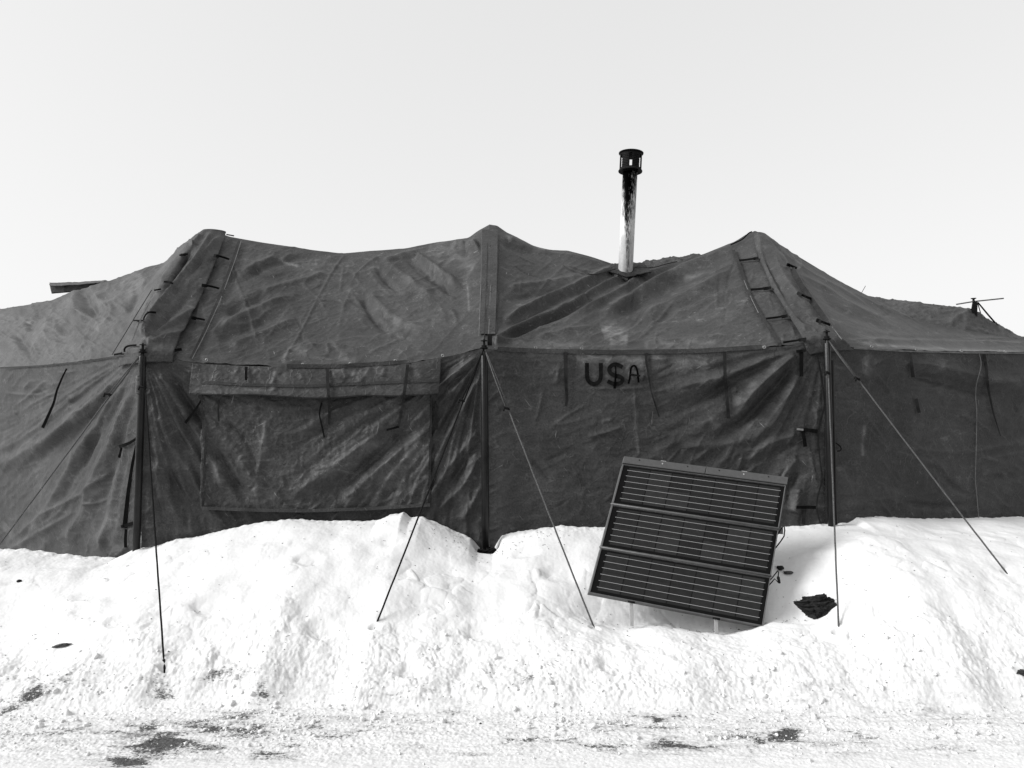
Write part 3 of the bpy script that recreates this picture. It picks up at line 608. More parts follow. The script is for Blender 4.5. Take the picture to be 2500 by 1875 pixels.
s_rl = [
    (c('A', (700, 650), (720, 750), (850, 900)), 12, 16, -.040), (c('A', (640, 640), (640, 760), (700, 900)), 14, 18, .030), (c('A', (800, 690), (880, 780), (960, 850)), 12, 12, .030),
    (c('A', (940, 740), (980, 820), (950, 900), (860, 990), (760, 1060)), 5, 6, .030), (c('A', (960, 770), (1080, 830), (1100, 860)), 5, 5, .024), (c('A', (780, 985), (730, 1060), (680, 1170)), 5, 5, .034, .1, .1),
    (c('A', (290, 1100), (320, 1160), (345, 1215)), 5, 7, .034), (c('A', (160, 1020), (240, 1130), (290, 1220)), 8, 12, -.026), (c('A', (260, 910), (140, 1020), (0, 1110)), 3, 3, .014, .05, .02), (c('A', (1180, 660), (1130, 780), (1060, 900)), 6, 9, -.022),
    (c('A', (0, 870), (250, 770), (450, 705), (620, 650), (760, 605), (860, 572)), 3.5, 3.5, .014, .02, .02), (c('A', (1010, 1010), (820, 1080), (700, 1160)), 2.5, 2.5, .010), (c('A', (1220, 560), (1240, 610), (1180, 700)), 5, 7, .020),
    (c('A', (1290, 460), (1340, 490)), 4, 4, .012), (c('A', (430, 880), (440, 1000), (380, 1120)), 14, 18, .024), (c('A', (270, 920), (300, 1010)), 8, 10, -.02), (c('A', (600, 880), (560, 1000), (520, 1140)), 14, 16, -.02)]
panel('roof', E_L, RDG_L, 200, 150, F_(s_rl, lambda x, y: crinkle(x, y, 53, .016, .010, 70, 70)), M_PALER, tent, smooth=3, bulge=.04, creases=creases(5, 90, (0, 620, 420, 880), [(345, 850), (200, 1200)], .85),
      wear_highlight=[(c('A', (300, 1000), (500, 1080), (640, 1100)), 40, .22), (c('A', (1000, 600), (1100, 620), (1200, 540)), 30, .35), (c('A', (900, 900), (820, 1000)), 14, .4)])
s_rlc = [
    (c('C', (1085, 228), (1000, 345), (890, 540), (800, 730), (680, 930)), 2.8, 2.8, .014, .02, .02), (c('C', (1080, 300), (1060, 410), (1050, 500)), 2.5, 3, .010),
    (c('C', (1480, 240), (1600, 330), (1740, 425), (1840, 540)), 9, 12, -.040, .1, .3), (c('C', (1560, 230), (1680, 320), (1800, 400), (1900, 470)), 9, 12, .036, .1, .3), (c('C', (1350, 270), (1480, 370), (1600, 460), (1720, 560)), 9, 14, .030, .1, .3),
    (c('C', (1290, 310), (1390, 430), (1480, 510)), 9, 10, -.034, .1, .3), (c('C', (1190, 500), (1240, 600), (1340, 720), (1440, 790)), 9, 12, -.022), (c('C', (1250, 480), (1340, 600), (1480, 700), (1660, 760)), 10, 12, .022),
    (c('C', (1330, 265), (1450, 235), (1640, 180), (1760, 140)), 5, 7, .020, .1, .1), (c('C', (1340, 285), (1500, 250), (1640, 210)), 5, 6, -.014),
    (c('C', (1990, 150), (1900, 190), (1800, 150)), 10, 12, .05, .1, .2), (c('C', (1700, 480), (1770, 500), (1840, 530)), 4, 5, .018), (c('C', (1800, 600), (1850, 640), (1830, 720)), 5, 6, .014), (c('C', (1380, 460), (1430, 490), (1560, 500)), 4, 5, .016),
    (c('C', (400, 390), (560, 310), (760, 250), (930, 235)), 8, 8, -.026, .1, .2), (c('C', (380, 350), (520, 280), (640, 240)), 7, 8, .022), (c('C', (290, 440), (330, 380), (380, 340)), 5, 6, -.024), (c('C', (520, 480), (700, 430), (900, 380), (980, 330)), 10, 10, .022),
    (c('C', (250, 640), (420, 560), (640, 480)), 10, 12, -.024), (c('C', (230, 720), (420, 630), (640, 540), (800, 500)), 10, 12, .022), (c('C', (200, 800), (480, 700), (760, 600)), 12, 14, -.022), (c('C', (300, 850), (520, 770), (780, 650)), 10, 12, .020),
    (c('C', (740, 845), (980, 835), (1190, 865)), 3, 4, .012), (c('C', (1460, 800), (1340, 850), (1240, 895)), 3, 4, .014), (c('C', (970, 830), (960, 870), (990, 890)), 3, 4, .012), (c('C', (700, 520), (900, 540), (1100, 540), (1300, 520), (1560, 490), (1990, 440)), 1.8, 1.8, .007, .05, .05),
    (c('C', (560, 190), (700, 290), (880, 280)), 4, 5, .016), (c('C', (430, 170), (560, 240)), 4, 5, .012)]
panel('roof', E_LC, RDG_LC, 300, 180, F_(s_rlc, lambda x, y: crinkle(x, y, 63, .016, .006, 120, 60, -.35), lambda x, y: crinkle(x, y, 64, .004, .0025, 190, 24, np.where(x < 800, -.38, .55))), M_ROOF, tent, smooth=3, sag=.03, top_calm=.10, creases=creases(6, 170, (400, 580, 1180, 890), [(505, 562), (1195, 560), (345, 850), (1181, 845)], .92),
      wear_highlight=[(c('C', (1640, 200), (1800, 230), (1960, 330)), 22, .45), (c('C', (690, 870), (780, 870), (830, 880)), 9, .6), (c('C', (660, 960), (700, 880)), 6, .5), (c('C', (1040, 920), (1160, 950)), 12, .45), (c('C', (1400, 690), (1560, 710), (1760, 640)), 26, .3),  # first stroke: a highlight below the middle peak, put into the colour
            (c('C', (790, 295), (900, 290)), 4, .7), (c('C', (640, 255), (770, 310)), 3, .5), (c('C', (880, 270), (990, 240)), 3, .5), (c('C', (1250, 320), (1320, 310)), 3, .5), (c('C', (1910, 420), (1925, 620)), 1.8, .7)])
s_rcr = [
    (c('E', (340, 745), (480, 660), (700, 560), (930, 455), (1110, 380)), 7, 8, .052, .1, .05), (c('E', (330, 790), (520, 690), (760, 580), (980, 480), (1130, 430)), 8, 9, -.030, .1, .1),
    (c('E', (285, 880), (440, 780), (640, 690), (850, 590), (1090, 465), (1200, 440)), 7, 8, .060, .02, .1), (c('E', (300, 875), (460, 815), (660, 715), (860, 630), (1040, 550)), 9, 16, -.062, .05, .25),
    (c('E', (290, 884), (430, 850), (650, 760), (900, 645), (1060, 585), (1220, 480), (1400, 375), (1600, 310)), 5, 9, .050, .02, .1), (c('E', (1160, 560), (1320, 460), (1520, 370), (1760, 280)), 9, 9, -.036, .2, .1),
    (c('E', (980, 700), (1250, 560), (1500, 420), (1750, 290), (1980, 190)), 12, 10, .042, .2, .1), (c('E', (1060, 730), (1300, 600), (1560, 460), (1840, 320)), 12, 10, -.034, .2, .1), (c('E', (1230, 730), (1450, 620), (1700, 500), (1920, 370)), 12, 10, .030, .2, .2),
    (c('E', (1330, 750), (1560, 640), (1780, 540), (1960, 470)), 10, 10, -.026, .2, .2), (c('E', (1460, 700), (1700, 600), (1960, 510)), 10, 10, .022, .2, .2), (c('E', (360, 510), (600, 480), (860, 440), (960, 430)), 8, 8, .026), (c('E', (350, 600), (560, 560), (800, 500), (930, 460)), 8, 8, -.024),
    (c('E', (380, 160), (480, 190), (600, 260), (700, 265)), 6, 8, .044, .1, .2), (c('E', (340, 200), (450, 250), (580, 290)), 8, 9, -.022), (c('E', (640, 268), (760, 275), (900, 300), (1060, 350)), 5, 6, .030, .1, .1), (c('E', (780, 350), (860, 395), (960, 415), (1040, 400)), 4, 5, .034, .1, .1),
    (c('E', (780, 375), (880, 415), (980, 430)), 4, 5, -.03, .1, .1), (c('E', (350, 710), (420, 750)), 3, 3, .01), (c('E', (1300, 880), (1600, 860), (1900, 830)), 6, 7, .012), (c('E', (560, 850), (800, 800), (1000, 760)), 8, 8, .014)]
panel('roof', E_CR, RDG_CR, 300, 180, F_(s_rcr, lambda x, y: crinkle(x, y, 73, .012, .005, 120, 60, -.45), lambda x, y: crinkle(x, y, 74, .004, .0025, 200, 24, -.48)), M_ROOF, tent, smooth=2, sag=.05, top_calm=.10, creases=creases(7, 150, (1200, 600, 1980, 860), [(1840, 566), (1195, 835), (1195, 560)], .93),
      wear_highlight=[(c('E', (1020, 800), (1070, 785), (1130, 775)), 14, 1.0), (c('E', (1070, 850), (1130, 850), (1200, 860)), 14, .9), (c('E', (1070, 800), (1190, 840)), 16, 1.0), (c('E', (1560, 430), (1700, 410), (1800, 400)), 6, .4), (c('E', (640, 255), (560, 220)), 6, .4),
            (c('E', (1300, 900), (1800, 870)), 8, .35), (c('E', (400, 880), (900, 900)), 8, .25), (c('E', (370, 120), (400, 200)), 4, .5)])
s_rr = [
    (c('G', (420, 250), (620, 400), (900, 560), (1100, 680)), 4, 5, .018, .1, .1), (c('G', (560, 430), (800, 560), (1000, 690), (1300, 800)), 6, 8, .018), (c('G', (700, 560), (900, 700), (1200, 830), (1500, 880)), 8, 8, -.016), (c('G', (1180, 660), (1400, 760), (1560, 800), (1800, 850), (2000, 892)), 3, 3, .018, .1, .02),
    (c('G', (960, 570), (1060, 620), (1180, 680), (1300, 735)), 3, 4, .02), (c('G', (900, 920), (1300, 930), (1700, 930), (2212, 950)), 6, 6, .014, .1, .02), (c('G', (1100, 870), (1500, 900), (2212, 930)), 5, 5, -.012, .1, .02), (c('G', (1400, 900), (1800, 910), (2212, 905)), 4, 4, .010, .1, .02)]
panel('roof', E_R, RDG_R, 240, 120, F_(s_rr, lambda x, y: crinkle(x, y, 83, .009, .004, 160, 40, .5)), M_ROOF, tent, smooth=3, sag=.10, creases=creases(8, 110, (1850, 600, 2500, 860), [(1840, 566), (2012, 830)], .85),
      wear_highlight=[(c('G', (570, 340), (600, 400)), 7, .7), (c('G', (990, 940), (1300, 965), (1800, 990), (2212, 1000)), 3, .8), (c('G', (540, 300), (560, 320)), 4, .5)])
# the far slope and far walls close the tent
rdg = np.concatenate([curve3(RDG_L[::-1], 60), curve3(RDG_LC, 60), curve3(RDG_CR, 60), curve3(RDG_R, 60)])
bk = rdg + np.array([0, 2.5, 0]); bk[:, 2] = 2.0
zero = lambda x, y: np.zeros_like(x)
panel('roof', bk, rdg, len(rdg), 12, zero, M_ROOF, tent, register=False)
bl = bk.copy(); bl[:, 2] = 0.0
panel('wall', bl, bk, len(rdg), 4, zero, M_CANVAS, tent, register=False)

# ---- laced hip flaps over the roof corners
def strip(name, left, right, nu, nv, folds, lift, mat, parent, wear_highlight=None):
    def lay(pts):
        p = np.array(pts, float); d = np.r_[0, np.cumsum(np.hypot(*np.diff(p, axis=0).T))]; q = np.linspace(0, d[-1], nu)
        x = np.interp(q, d, p[:, 0]); y = np.interp(q, d, p[:, 1]); return x, y
    lx, ly = lay(left); rx, ry = lay(right)
    t = np.linspace(0, 1, nv)[None, :]
    PX = lx[:, None] * (1 - t) + rx[:, None] * t; PY = ly[:, None] * (1 - t) + ry[:, None] * t
    D = np.array([[depth(PX[i, j], PY[i, j], 1) for j in range(nv)] for i in range(nu)])
    for _ in range(6):
        Dp = np.pad(D, 1, 'edge'); D = (Dp[1:-1, 1:-1] * 2 + Dp[:-2, 1:-1] + Dp[2:, 1:-1] + Dp[1:-1, :-2] + Dp[1:-1, 2:]) / 6
    V = P(PX, PY, D); n = np.array([0, -0.75, 0.66])
    d = lift * (0.35 + 0.65 * np.sin(np.pi * t) ** .5) + folds(PX, PY) * sstep(-.02, .10, np.linspace(0, 1, nu))[:, None]
    V = V + n * d[..., None]; db_add(V)
    w = np.zeros_like(PX)
    for pts, wd, a in (wear_highlight or []): w = np.maximum(w, stroke(PX, PY, pts, wd, wd, a, .05, .05))
    w = np.clip(w + .3 * np.clip(d - lift, 0, .05) / .05 * np.clip(.35 + fbm(PX / 30, PY / 30, 203, 3), 0, 1), 0, 1.2)  # flap ridges paled: rubbing and painted fold highlights together
    o = mesh_obj(name, V.reshape(-1, 3), grid_faces(nu, nv), mat, parent, attrs={'wear_highlight': w})
    m = o.modifiers.new('thickness', 'SOLIDIFY'); m.thickness = 0.006; m.offset = 0
    return o
s_hl = [
    (c('A', (1780, 165), (1650, 400), (1450, 640), (1300, 850), (1190, 1080)), 6, 7, .050, .05, .05), (c('A', (1800, 200), (1720, 360), (1560, 560), (1390, 780), (1240, 1040)), 6, 8, -.055, .1, .1),
    (c('A', (1860, 190), (1720, 340), (1590, 520), (1440, 720), (1300, 900), (1225, 1090)), 6, 8, .050, .1, .05), (c('A', (1230, 1110), (1380, 970), (1550, 880), (1640, 800)), 4, 8, .035, .05, .2), (c('A', (1240, 1115), (1400, 1040), (1560, 1010)), 4, 8, .030, .05, .2),
    (c('A', (1235, 1100), (1330, 960), (1480, 820), (1650, 640)), 4, 9, -.03, .1, .3), (c('A', (1560, 250), (1510, 340), (1400, 500), (1330, 650), (1240, 820), (1130, 1040)), 8, 10, .034, .3, .05), (c('A', (1600, 330), (1480, 500), (1400, 640), (1300, 800)), 6, 7, -.055, .1, .1),
    (c('A', (1680, 200), (1600, 310)), 6, 6, .04), (c('A', (1560, 240), (1590, 300)), 4, 4, -.04)]
strip('hip_flap', c('A', (1690, 150), (1600, 210), (1540, 270), (1490, 360), (1375, 500), (1330, 650), (1240, 800), (1100, 1060), (1010, 1150), (990, 1290)),
      c('A', (1880, 165), (1850, 260), (1800, 400), (1700, 640), (1590, 880), (1480, 1080), (1450, 1170), (1440, 1250)), 130, 44,
      F_([(q_[0], q_[1] * .9, q_[2] * 1.1, q_[3]) + tuple(q_[4:]) for q_ in s_hl], lambda x, y: crinkle(x, y, 93, .008, .006, 40, 40)), .035, M_FLAP, tent)
s_hr = [
    (c('G', (300, 150), (310, 320), (400, 520), (510, 720), (640, 880)), 5, 6, .035, .05, .05), (c('G', (270, 170), (280, 300), (330, 420)), 4, 5, -.03), (c('G', (340, 340), (440, 520), (540, 680)), 6, 8, -.026), (c('G', (420, 280), (440, 420), (560, 600), (700, 760)), 5, 7, .030),
    (c('G', (380, 200), (520, 340), (580, 470)), 5, 6, -.026), (c('G', (520, 690), (600, 720), (700, 800), (780, 880)), 5, 6, .03, .1, .05), (c('G', (580, 830), (690, 860), (780, 885)), 4, 5, .026, .1, .02), (c('G', (560, 760), (660, 820), (770, 880)), 4, 5, -.02), (c('G', (620, 930), (700, 920), (780, 895)), 4, 5, .02),
    (c('G', (700, 780), (760, 830), (800, 860)), 4, 4, .03), (c('G', (840, 905), (900, 930), (960, 985)), 5, 6, .02)]
strip('hip_flap', c('G', (262, 150), (275, 230), (300, 330), (390, 545), (510, 745), (610, 900), (640, 990), (670, 1030)),
      c('G', (350, 160), (440, 225), (540, 400), (620, 560), (720, 720), (810, 850), (920, 940), (985, 1000)), 120, 36, F_([(q_[0], q_[1], q_[2] * 1.1, q_[3]) + tuple(q_[4:]) for q_ in s_hr], lambda x, y: crinkle(x, y, 97, .006, .005, 40, 40)), .03, M_FLAP, tent)

# ---- straps, ties, tapes: ribbons laid over the cloth
def ribbon(mb, pts, w, off=0.008, th=0.003, step=7, soft=False, w1=None, sag=0):
    p = np.array(pts, float); d = np.r_[0, np.cumsum(np.hypot(*np.diff(p, axis=0).T))]; n = max(int(d[-1] / step), 2) + 1
    q = np.linspace(0, d[-1], n); p = np.stack([np.interp(q, d, p[:, 0]), np.interp(q, d, p[:, 1])], -1)
    for _ in range(2):
        if n > 3: p[1:-1] = (p[:-2] + 2 * p[1:-1] + p[2:]) / 4
    D = np.array([depth(a, b, 1 if not soft else 2, soft) for a, b in p])
    if n > 4:
        for _ in range(3): D[1:-1] = np.minimum((D[:-2] + D[1:-1] + D[2:]) / 3, D[1:-1] + .004)
    tg = np.gradient(p, axis=0); tg /= np.linalg.norm(tg, axis=1, keepdims=True) + 1e-9; nm = np.stack([-tg[:, 1], tg[:, 0]], -1)
    ww = np.linspace(w, w1 if w1 else w, n)[:, None] / 2
    o = off + sag * np.sin(np.linspace(0, np.pi, n))
    a = p + nm * ww; b = p - nm * ww
    V = np.concatenate([P(a[:, 0], a[:, 1], D - o), P(b[:, 0], b[:, 1], D - o), P(a[:, 0], a[:, 1], D - o + th), P(b[:, 0], b[:, 1], D - o + th)])
    F = []
    for i in range(n - 1):
        F += [(i, i + 1, n + i + 1, n + i), (2 * n + i, 3 * n + i, 3 * n + i + 1, 2 * n + i + 1), (i, 2 * n + i, 2 * n + i + 1, i + 1), (n + i, n + i + 1, 3 * n + i + 1, 3 * n + i)]
    F += [(0, n, 3 * n, 2 * n), (n - 1, 3 * n - 1, 4 * n - 1, 2 * n - 1)]
    return mb.add(V, F)
def rib(name, pts, w, mat, parent=tent, **k): return ribbon(MB(), pts, w, **k).build(name, mat, parent, smooth=False)

# ---- the covered window: lower cloth, top awning, bottom tape
WIN_T = [(497, 958, 6.03), (600, 960, 6.03), (750, 962, 6.03), (900, 962, 6.03), (1053, 962, 6.03)]
WIN_B = [(493, 1241, 6.03), (600, 1246, 6.03), (746, 1248, 6.03), (900, 1243, 6.03), (1048, 1230, 6.03)]
win = panel('window_cover', WIN_B, WIN_T, 200, 110, lambda x, y: f_wlc(x, y) * 0.85 + .022 + crinkle(x, y, 113, .004, .006, 45, 45), M_FLAP, tent, smooth=2, solid=.004, creases=creases(9, 70, (500, 970, 1045, 1235), [(345, 860), (1181, 852)], .85, 25, 110),
            wear_highlight=[(c('D', (600, 780), (605, 920)), 9, .5), (c('D', (650, 430), (650, 640)), 4, .6), (c('D', (340, 680), (370, 830)), 10, .5), (c('D', (1480, 560), (1200, 640), (900, 830)), 16, .25), (c('D', (1640, 560), (1500, 700), (1380, 850)), 20, .3),
                  (c('D', (520, 690), (720, 680)), 1.8, .5), (c('D', (1100, 740), (1290, 800)), 1.8, .4), (c('D', (980, 720), (1150, 640)), 1.8, .4), (c('D', (680, 410), (700, 420)), 3, .6), (c('D', (1580, 980), (1680, 960)), 5, .7), (c('D', (530, 940), (700, 930)), 6, .35)])
rib('hem_tape', c('D', (240, 990), (600, 1003), (900, 1008), (1280, 995), (1690, 970)), 8, M_FLAP, off=.022, th=.006)
rib('hem_tape', c('D', (240, 275), (250, 500), (262, 640), (255, 800), (245, 980)), 5, M_TAPE, off=.009, th=.004)
rib('hem_tape', c('D', (1700, 280), (1697, 500), (1692, 760), (1688, 965)), 4, M_TAPE, off=.010, th=.004)
AWN_T = [(470, 888, 6.03), (600, 894, 6.035), (760, 897, 6.035), (900, 894, 6.035), (1000, 888, 6.03), (1078, 874, 6.02)]
AWN_B = [(461, 961, 6.00), (520, 963, 5.955), (600, 964, 5.94), (700, 969, 5.93), (785, 973, 5.93), (870, 966, 5.935), (960, 968, 5.94), (1030, 965, 5.945), (1072, 962, 5.97)]
s_aw = [(c('D', (720, 120), (710, 160), (690, 220)), 5, 5, .022), (c('D', (690, 210), (700, 250)), 6, 6, .02), (c('D', (760, 110), (740, 170)), 6, 7, -.016), (c('D', (1060, 110), (1100, 160), (1160, 190)), 6, 9, .022), (c('D', (1140, 100), (1160, 180)), 4, 6, .022), (c('D', (1200, 100), (1190, 180)), 5, 6, -.02),
        (c('D', (1320, 90), (1290, 150), (1230, 200), (1220, 240)), 7, 10, .030), (c('D', (1240, 100), (1220, 160), (1200, 190)), 5, 6, -.024), (c('D', (1410, 100), (1390, 160)), 5, 7, .02), (c('D', (480, 110), (440, 150)), 5, 6, .016), (c('D', (600, 110), (570, 150)), 5, 5, .014), (c('D', (870, 130), (880, 180)), 6, 6, .014),
        (c('D', (170, 230), (500, 232), (900, 240), (1200, 225), (1500, 215), (1750, 205)), 6, 6, -.014, .02, .02), (c('D', (1600, 110), (1640, 170), (1700, 190)), 6, 6, .012)]
panel('window_awning', AWN_B, AWN_T, 220, 50, F_([(q_[0], q_[1] * 1.15, q_[2] * 1.15, q_[3] * .25) + tuple(q_[4:]) for q_ in s_aw], lambda x, y: crinkle(x, y, 123, .006, .003, 45, 34)), M_FLAP, tent, smooth=3, solid=.005,
      wear_highlight=[(c('D', (680, 215), (700, 240)), 8, .8), (c('D', (1180, 80), (1200, 150)), 10, .6), (c('D', (500, 235), (650, 245)), 4, .5), (c('D', (1060, 110), (1200, 120)), 12, .35), (c('D', (700, 120), (720, 180)), 8, .4), (c('D', (1280, 130), (1380, 130)), 14, .3)])

rib('awning_tape', c('D', (235, 190), (520, 205), (900, 215), (1200, 200), (1500, 188), (1745, 180)), 7, M_CANVAS, off=.006, th=.004)
rib('awning_hem', c('D', (165, 262), (260, 266), (420, 270), (560, 268), (760, 280), (950, 292), (1130, 288), (1260, 272), (1480, 278), (1600, 270), (1740, 270)), 3, M_TAPE, off=.007, th=.004)
# eave tapes, ridge reinforcement and seams
rib('eave_tape', [(1215, 852), (1300, 856), (1500, 860), (1700, 857), (1860, 847)], 11, M_CANVAS, off=.008)
rib('eave_tape', [(700, 893), (820, 894), (1000, 883)], 9, M_CANVAS, off=.008)
rib('seam', [(0, 898), (100, 893), (200, 883), (296, 868)], 3, M_TAPE, off=.012)
rib('seam', [(2085, 850), (2200, 857), (2350, 861), (2500, 862)], 3.5, M_PALE, off=.014)
rib('ridge_band', [(1196, 560), (1195, 640), (1193, 720), (1190, 815)], 38, M_ROOF, off=.007, th=.003)
for dx in (-22, -8, 2, 20): rib('seam', [(1199 + dx, 575), (1197 + dx, 660), (1194 + dx, 740), (1191 + dx, 820)], 1.6, M_PALE if dx in (-22, 2) else M_TAPE, off=.010)
for k in range(15): rib('stitch', [(1196, 600 + k * 14), (1203, 600 + k * 14 + random.uniform(-1, 1))], 1.6, M_PALE, off=.012)
rib('hip_seam', c('C', (375, 130), (330, 270), (230, 540), (130, 760), (45, 930)), 9, M_TAPE, off=.012)
rib('seam', c('C', (384, 132), (340, 270), (240, 540), (140, 760), (52, 930)), 1.8, M_PALE, off=.016)
rib('hip_seam', c('G', (118, 265), (160, 370), (240, 600), (320, 740), (400, 860), (460, 955)), 8, M_TAPE, off=.012)
rib('seam', c('G', (190, 470), (246, 610), (300, 720)), 1.8, M_PALE, off=.016)
rib('hip_seam', c('G', (540, 400), (600, 510), (690, 640), (790, 780)), 14, M_TAPE, off=.006)
rib('seam', c('G', (600, 440), (700, 640), (800, 780), (900, 910)), 2, M_PALE, off=.016)
rib('seam', c('A', (1260, 640), (1130, 850), (1040, 1000), (930, 1180)), 2.2, M_CANVAS, off=.006)
rib('seam', c('A', (1100, 1060), (1160, 900), (1250, 730)), 2.5, M_PALE, off=.014)
rib('seam', c('H', (1130, 190), (1143, 240), (1140, 270), (1112, 370), (1110, 440), (1117, 520), (1114, 700), (1108, 900), (1118, 1000), (1130, 1140)), 1.8, M_PALE, off=.012)

BLK = [
    ('A', [(1490, 352), (1560, 340)], 4), ('A', [(1360, 570), (1400, 570), (1440, 586)], 5), ('A', [(1280, 642), (1338, 632)], 4), ('A', [(1222, 828), (1260, 818), (1297, 828)], 5), ('A', [(1108, 893), (1192, 895)], 4), ('A', [(1192, 893), (1190, 860), (1225, 830)], 4),
    ('A', [(1775, 350), (1840, 362), (1905, 385)], 5), ('A', [(1675, 598), (1740, 606), (1822, 627)], 5), ('A', [(1588, 868), (1640, 875), (1702, 888)], 5), ('A', [(1450, 1140), (1510, 1132)], 7), ('A', [(945, 1178), (1015, 1165)], 5), ('A', [(1135, 1098), (1045, 1104), (1022, 1130), (1035, 1155)], 5), ('A', [(1880, 178), (1945, 190)], 3),
    ('G', [(158, 342), (230, 335), (300, 322)], 5), ('G', [(244, 552), (310, 548), (390, 536)], 6), ('G', [(354, 760), (430, 752), (510, 738)], 5), ('G', [(478, 932), (560, 920), (645, 906)], 5), ('G', [(503, 368), (540, 380), (577, 398)], 6), ('G', [(578, 573), (620, 595), (682, 618)], 6), ('G', [(715, 768), (760, 785), (818, 806)], 6)]
for k, pts, w in BLK: rib('lacing_strap', c(k, *pts), w, M_STRAP, off=.022, th=.008, sag=.006)
for k, pts, w, w1 in [('A', [(1500, 350), (1545, 345)], 7, 7), ('G', [(262, 330), (300, 325)], 7, 7), ('G', [(335, 546), (388, 538)], 8, 8), ('G', [(465, 748), (508, 740)], 8, 8), ('G', [(590, 915), (643, 907)], 8, 8), ('A', [(1775, 352), (1815, 360)], 8, 8), ('A', [(1676, 600), (1720, 606)], 8, 8), ('A', [(1590, 870), (1630, 876)], 8, 8),
                      ('G', [(505, 370), (530, 378)], 8, 8), ('G', [(580, 575), (610, 590)], 9, 9), ('G', [(717, 770), (750, 783)], 10, 10)]:
    rib('buckle', c(k, *pts), w, M_CAP, off=.034, th=.012, w1=w1)
TIES = [
    ('B', [(540, 0), (500, 80), (455, 190), (440, 270), (400, 360), (345, 480)], 4, 8, M_STRAP), ('D', [(1040, 100), (1040, 190), (1048, 290), (1052, 380), (1050, 460)], 8, 6, M_TIE), ('D', [(1550, 80), (1535, 200), (1518, 330), (1502, 420), (1490, 470)], 8, 6, M_TIE), ('D', [(1495, 472), (1415, 494)], 5, 5, M_STRAP),
    ('D', [(1003, 320), (985, 390), (1005, 470), (1020, 542)], 4, 4, M_STRAP), ('D', [(525, 92), (520, 130), (523, 178)], 7, 6, M_STRAP), ('D', [(1690, 332), (1740, 345), (1730, 420), (1733, 490)], 5, 7, M_TIE), ('D', [(238, 305), (200, 365), (135, 450)], 4, 7, M_STRAP), ('D', [(350, 300), (345, 380), (350, 440)], 5, 4, M_TIE),
    ('F', [(638, 165), (640, 300), (642, 420), (650, 470), (642, 530)], 10, 6, M_TIE), ('F', [(1188, 170), (1178, 200), (1200, 330), (1215, 430), (1250, 540), (1270, 600)], 6, 3, M_TIE), ('F', [(1712, 165), (1714, 300), (1725, 450), (1740, 612)], 8, 8, M_TIE),
    ('H', [(745, 190), (748, 250), (758, 325)], 6, 9, M_TIE), ('H', [(775, 445), (792, 525)], 8, 8, M_TIE), ('H', [(1155, 195), (1168, 260), (1180, 390), (1210, 530), (1250, 655)], 9, 2, M_TIE), ('H', [(130, 180), (130, 320)], 10, 9, M_STRAP), ('H', [(140, 630), (152, 715)], 9, 9, M_STRAP), ('H', [(150, 1070), (140, 1150)], 8, 9, M_TIE),
    ('H', [(102, 180), (155, 175)], 7, 6, M_STRAP), ('H', [(104, 618), (160, 620), (222, 630)], 7, 10, M_STRAP), ('H', [(102, 1056), (212, 1056)], 7, 8, M_STRAP), ('B', [(965, 632), (1015, 615), (1060, 600), (1110, 560)], 8, 6, M_STRAP), ('B', [(985, 640), (975, 680), (965, 722)], 5, 7, M_STRAP),
    ('B', [(980, 1282), (1085, 1250)], 8, 9, M_STRAP), ('B', [(1022, 1300), (1015, 1380), (1018, 1450)], 7, 8, M_STRAP), ('H', [(275, 680), (320, 690), (360, 720), (355, 745), (330, 740)], 3, 3, M_STRAP)]
for k, pts, w, w1, m in TIES: rib('tie_strap', c(k, *pts), w, m, off=.016, th=.004, w1=w1, sag=.008)
rib('door_dark_strip', c('B', (1105, 620), (1075, 760), (1045, 950), (1020, 1180), (1010, 1290)), 6, M_STRAP, off=.012, w1=12)  # black strip stands for the shaded gap of the door flap
rib('door_dark_strip', c('O', (500, 480), (540, 680), (580, 950), (590, 1100), (520, 1330), (505, 1500), (510, 1660)), 4, M_TAPE, off=.02, w1=5)
rib('door_dark_strip', c('H', (225, 650), (230, 750), (250, 900), (220, 1000), (215, 1060), (238, 1150)), 4, M_PALE if False else M_TAPE, off=.02)
rib('strap_end', c('H', (104, 616), (142, 620)), 5, M_STEEL, off=.026, th=.004)
# brass eyelets along the eave
for p in c('C', (150, 938), (800, 968), (1120, 963), (1425, 942), (1745, 907)) + c('E', (575, 910), (885, 915), (1495, 928), (2120, 905)) + c('G', (340, 968), (1115, 962), (1440, 985), (1760, 993), (2075, 997)):
    D = depth(p[0], p[1]); q = P(p[0], p[1], D - .008); mb = MB()
    ring = [q + np.array([math.cos(a) * .010, 0, math.sin(a) * .010]) for a in np.linspace(0, 2 * math.pi, 13)]
    mb.tube(ring, .0035, 6, False).build('eyelet', M_STEEL, tent, True)

# ---- painted lettering
def ink(name, pts, w, mat, off=.009, w1=None, step=3):
    return rib(name, c('Q', *pts), w, mat, off=off, th=.002, soft=True, w1=w1, step=step)
def arc(cx, cy, rx, ry, a0, a1, n=14): return [(cx + rx * math.cos(R(a)), cy + ry * math.sin(R(a))) for a in np.linspace(a0, a1, n)]
ink('letter_u', [(391, 340), (393, 590)] + arc(517, 590, 123, 130, 180, 0, 20)[1:-1] + [(641, 590), (642, 340)], 9.6, M_INK)
ink('letter_s', [(1030, 415)] + arc(905, 462, 116, 100, -40, -180, 12) + [(805, 520), (860, 555), (930, 572), (990, 590)] + arc(925, 640, 112, 78, -35, 110, 14) + [(840, 708), (762, 665)], 9.6, M_INK)
ink('dollar_stroke', [(905, 395), (912, 500), (908, 600), (898, 700), (888, 800)], 2.6, M_SPRAY, .013, 6.2)
ink('letter_a', [(1137, 712), (1160, 640), (1172, 520), (1185, 420), (1230, 378), (1272, 400), (1295, 470), (1312, 580), (1322, 690)], 4.6, M_SPRAY, .011)
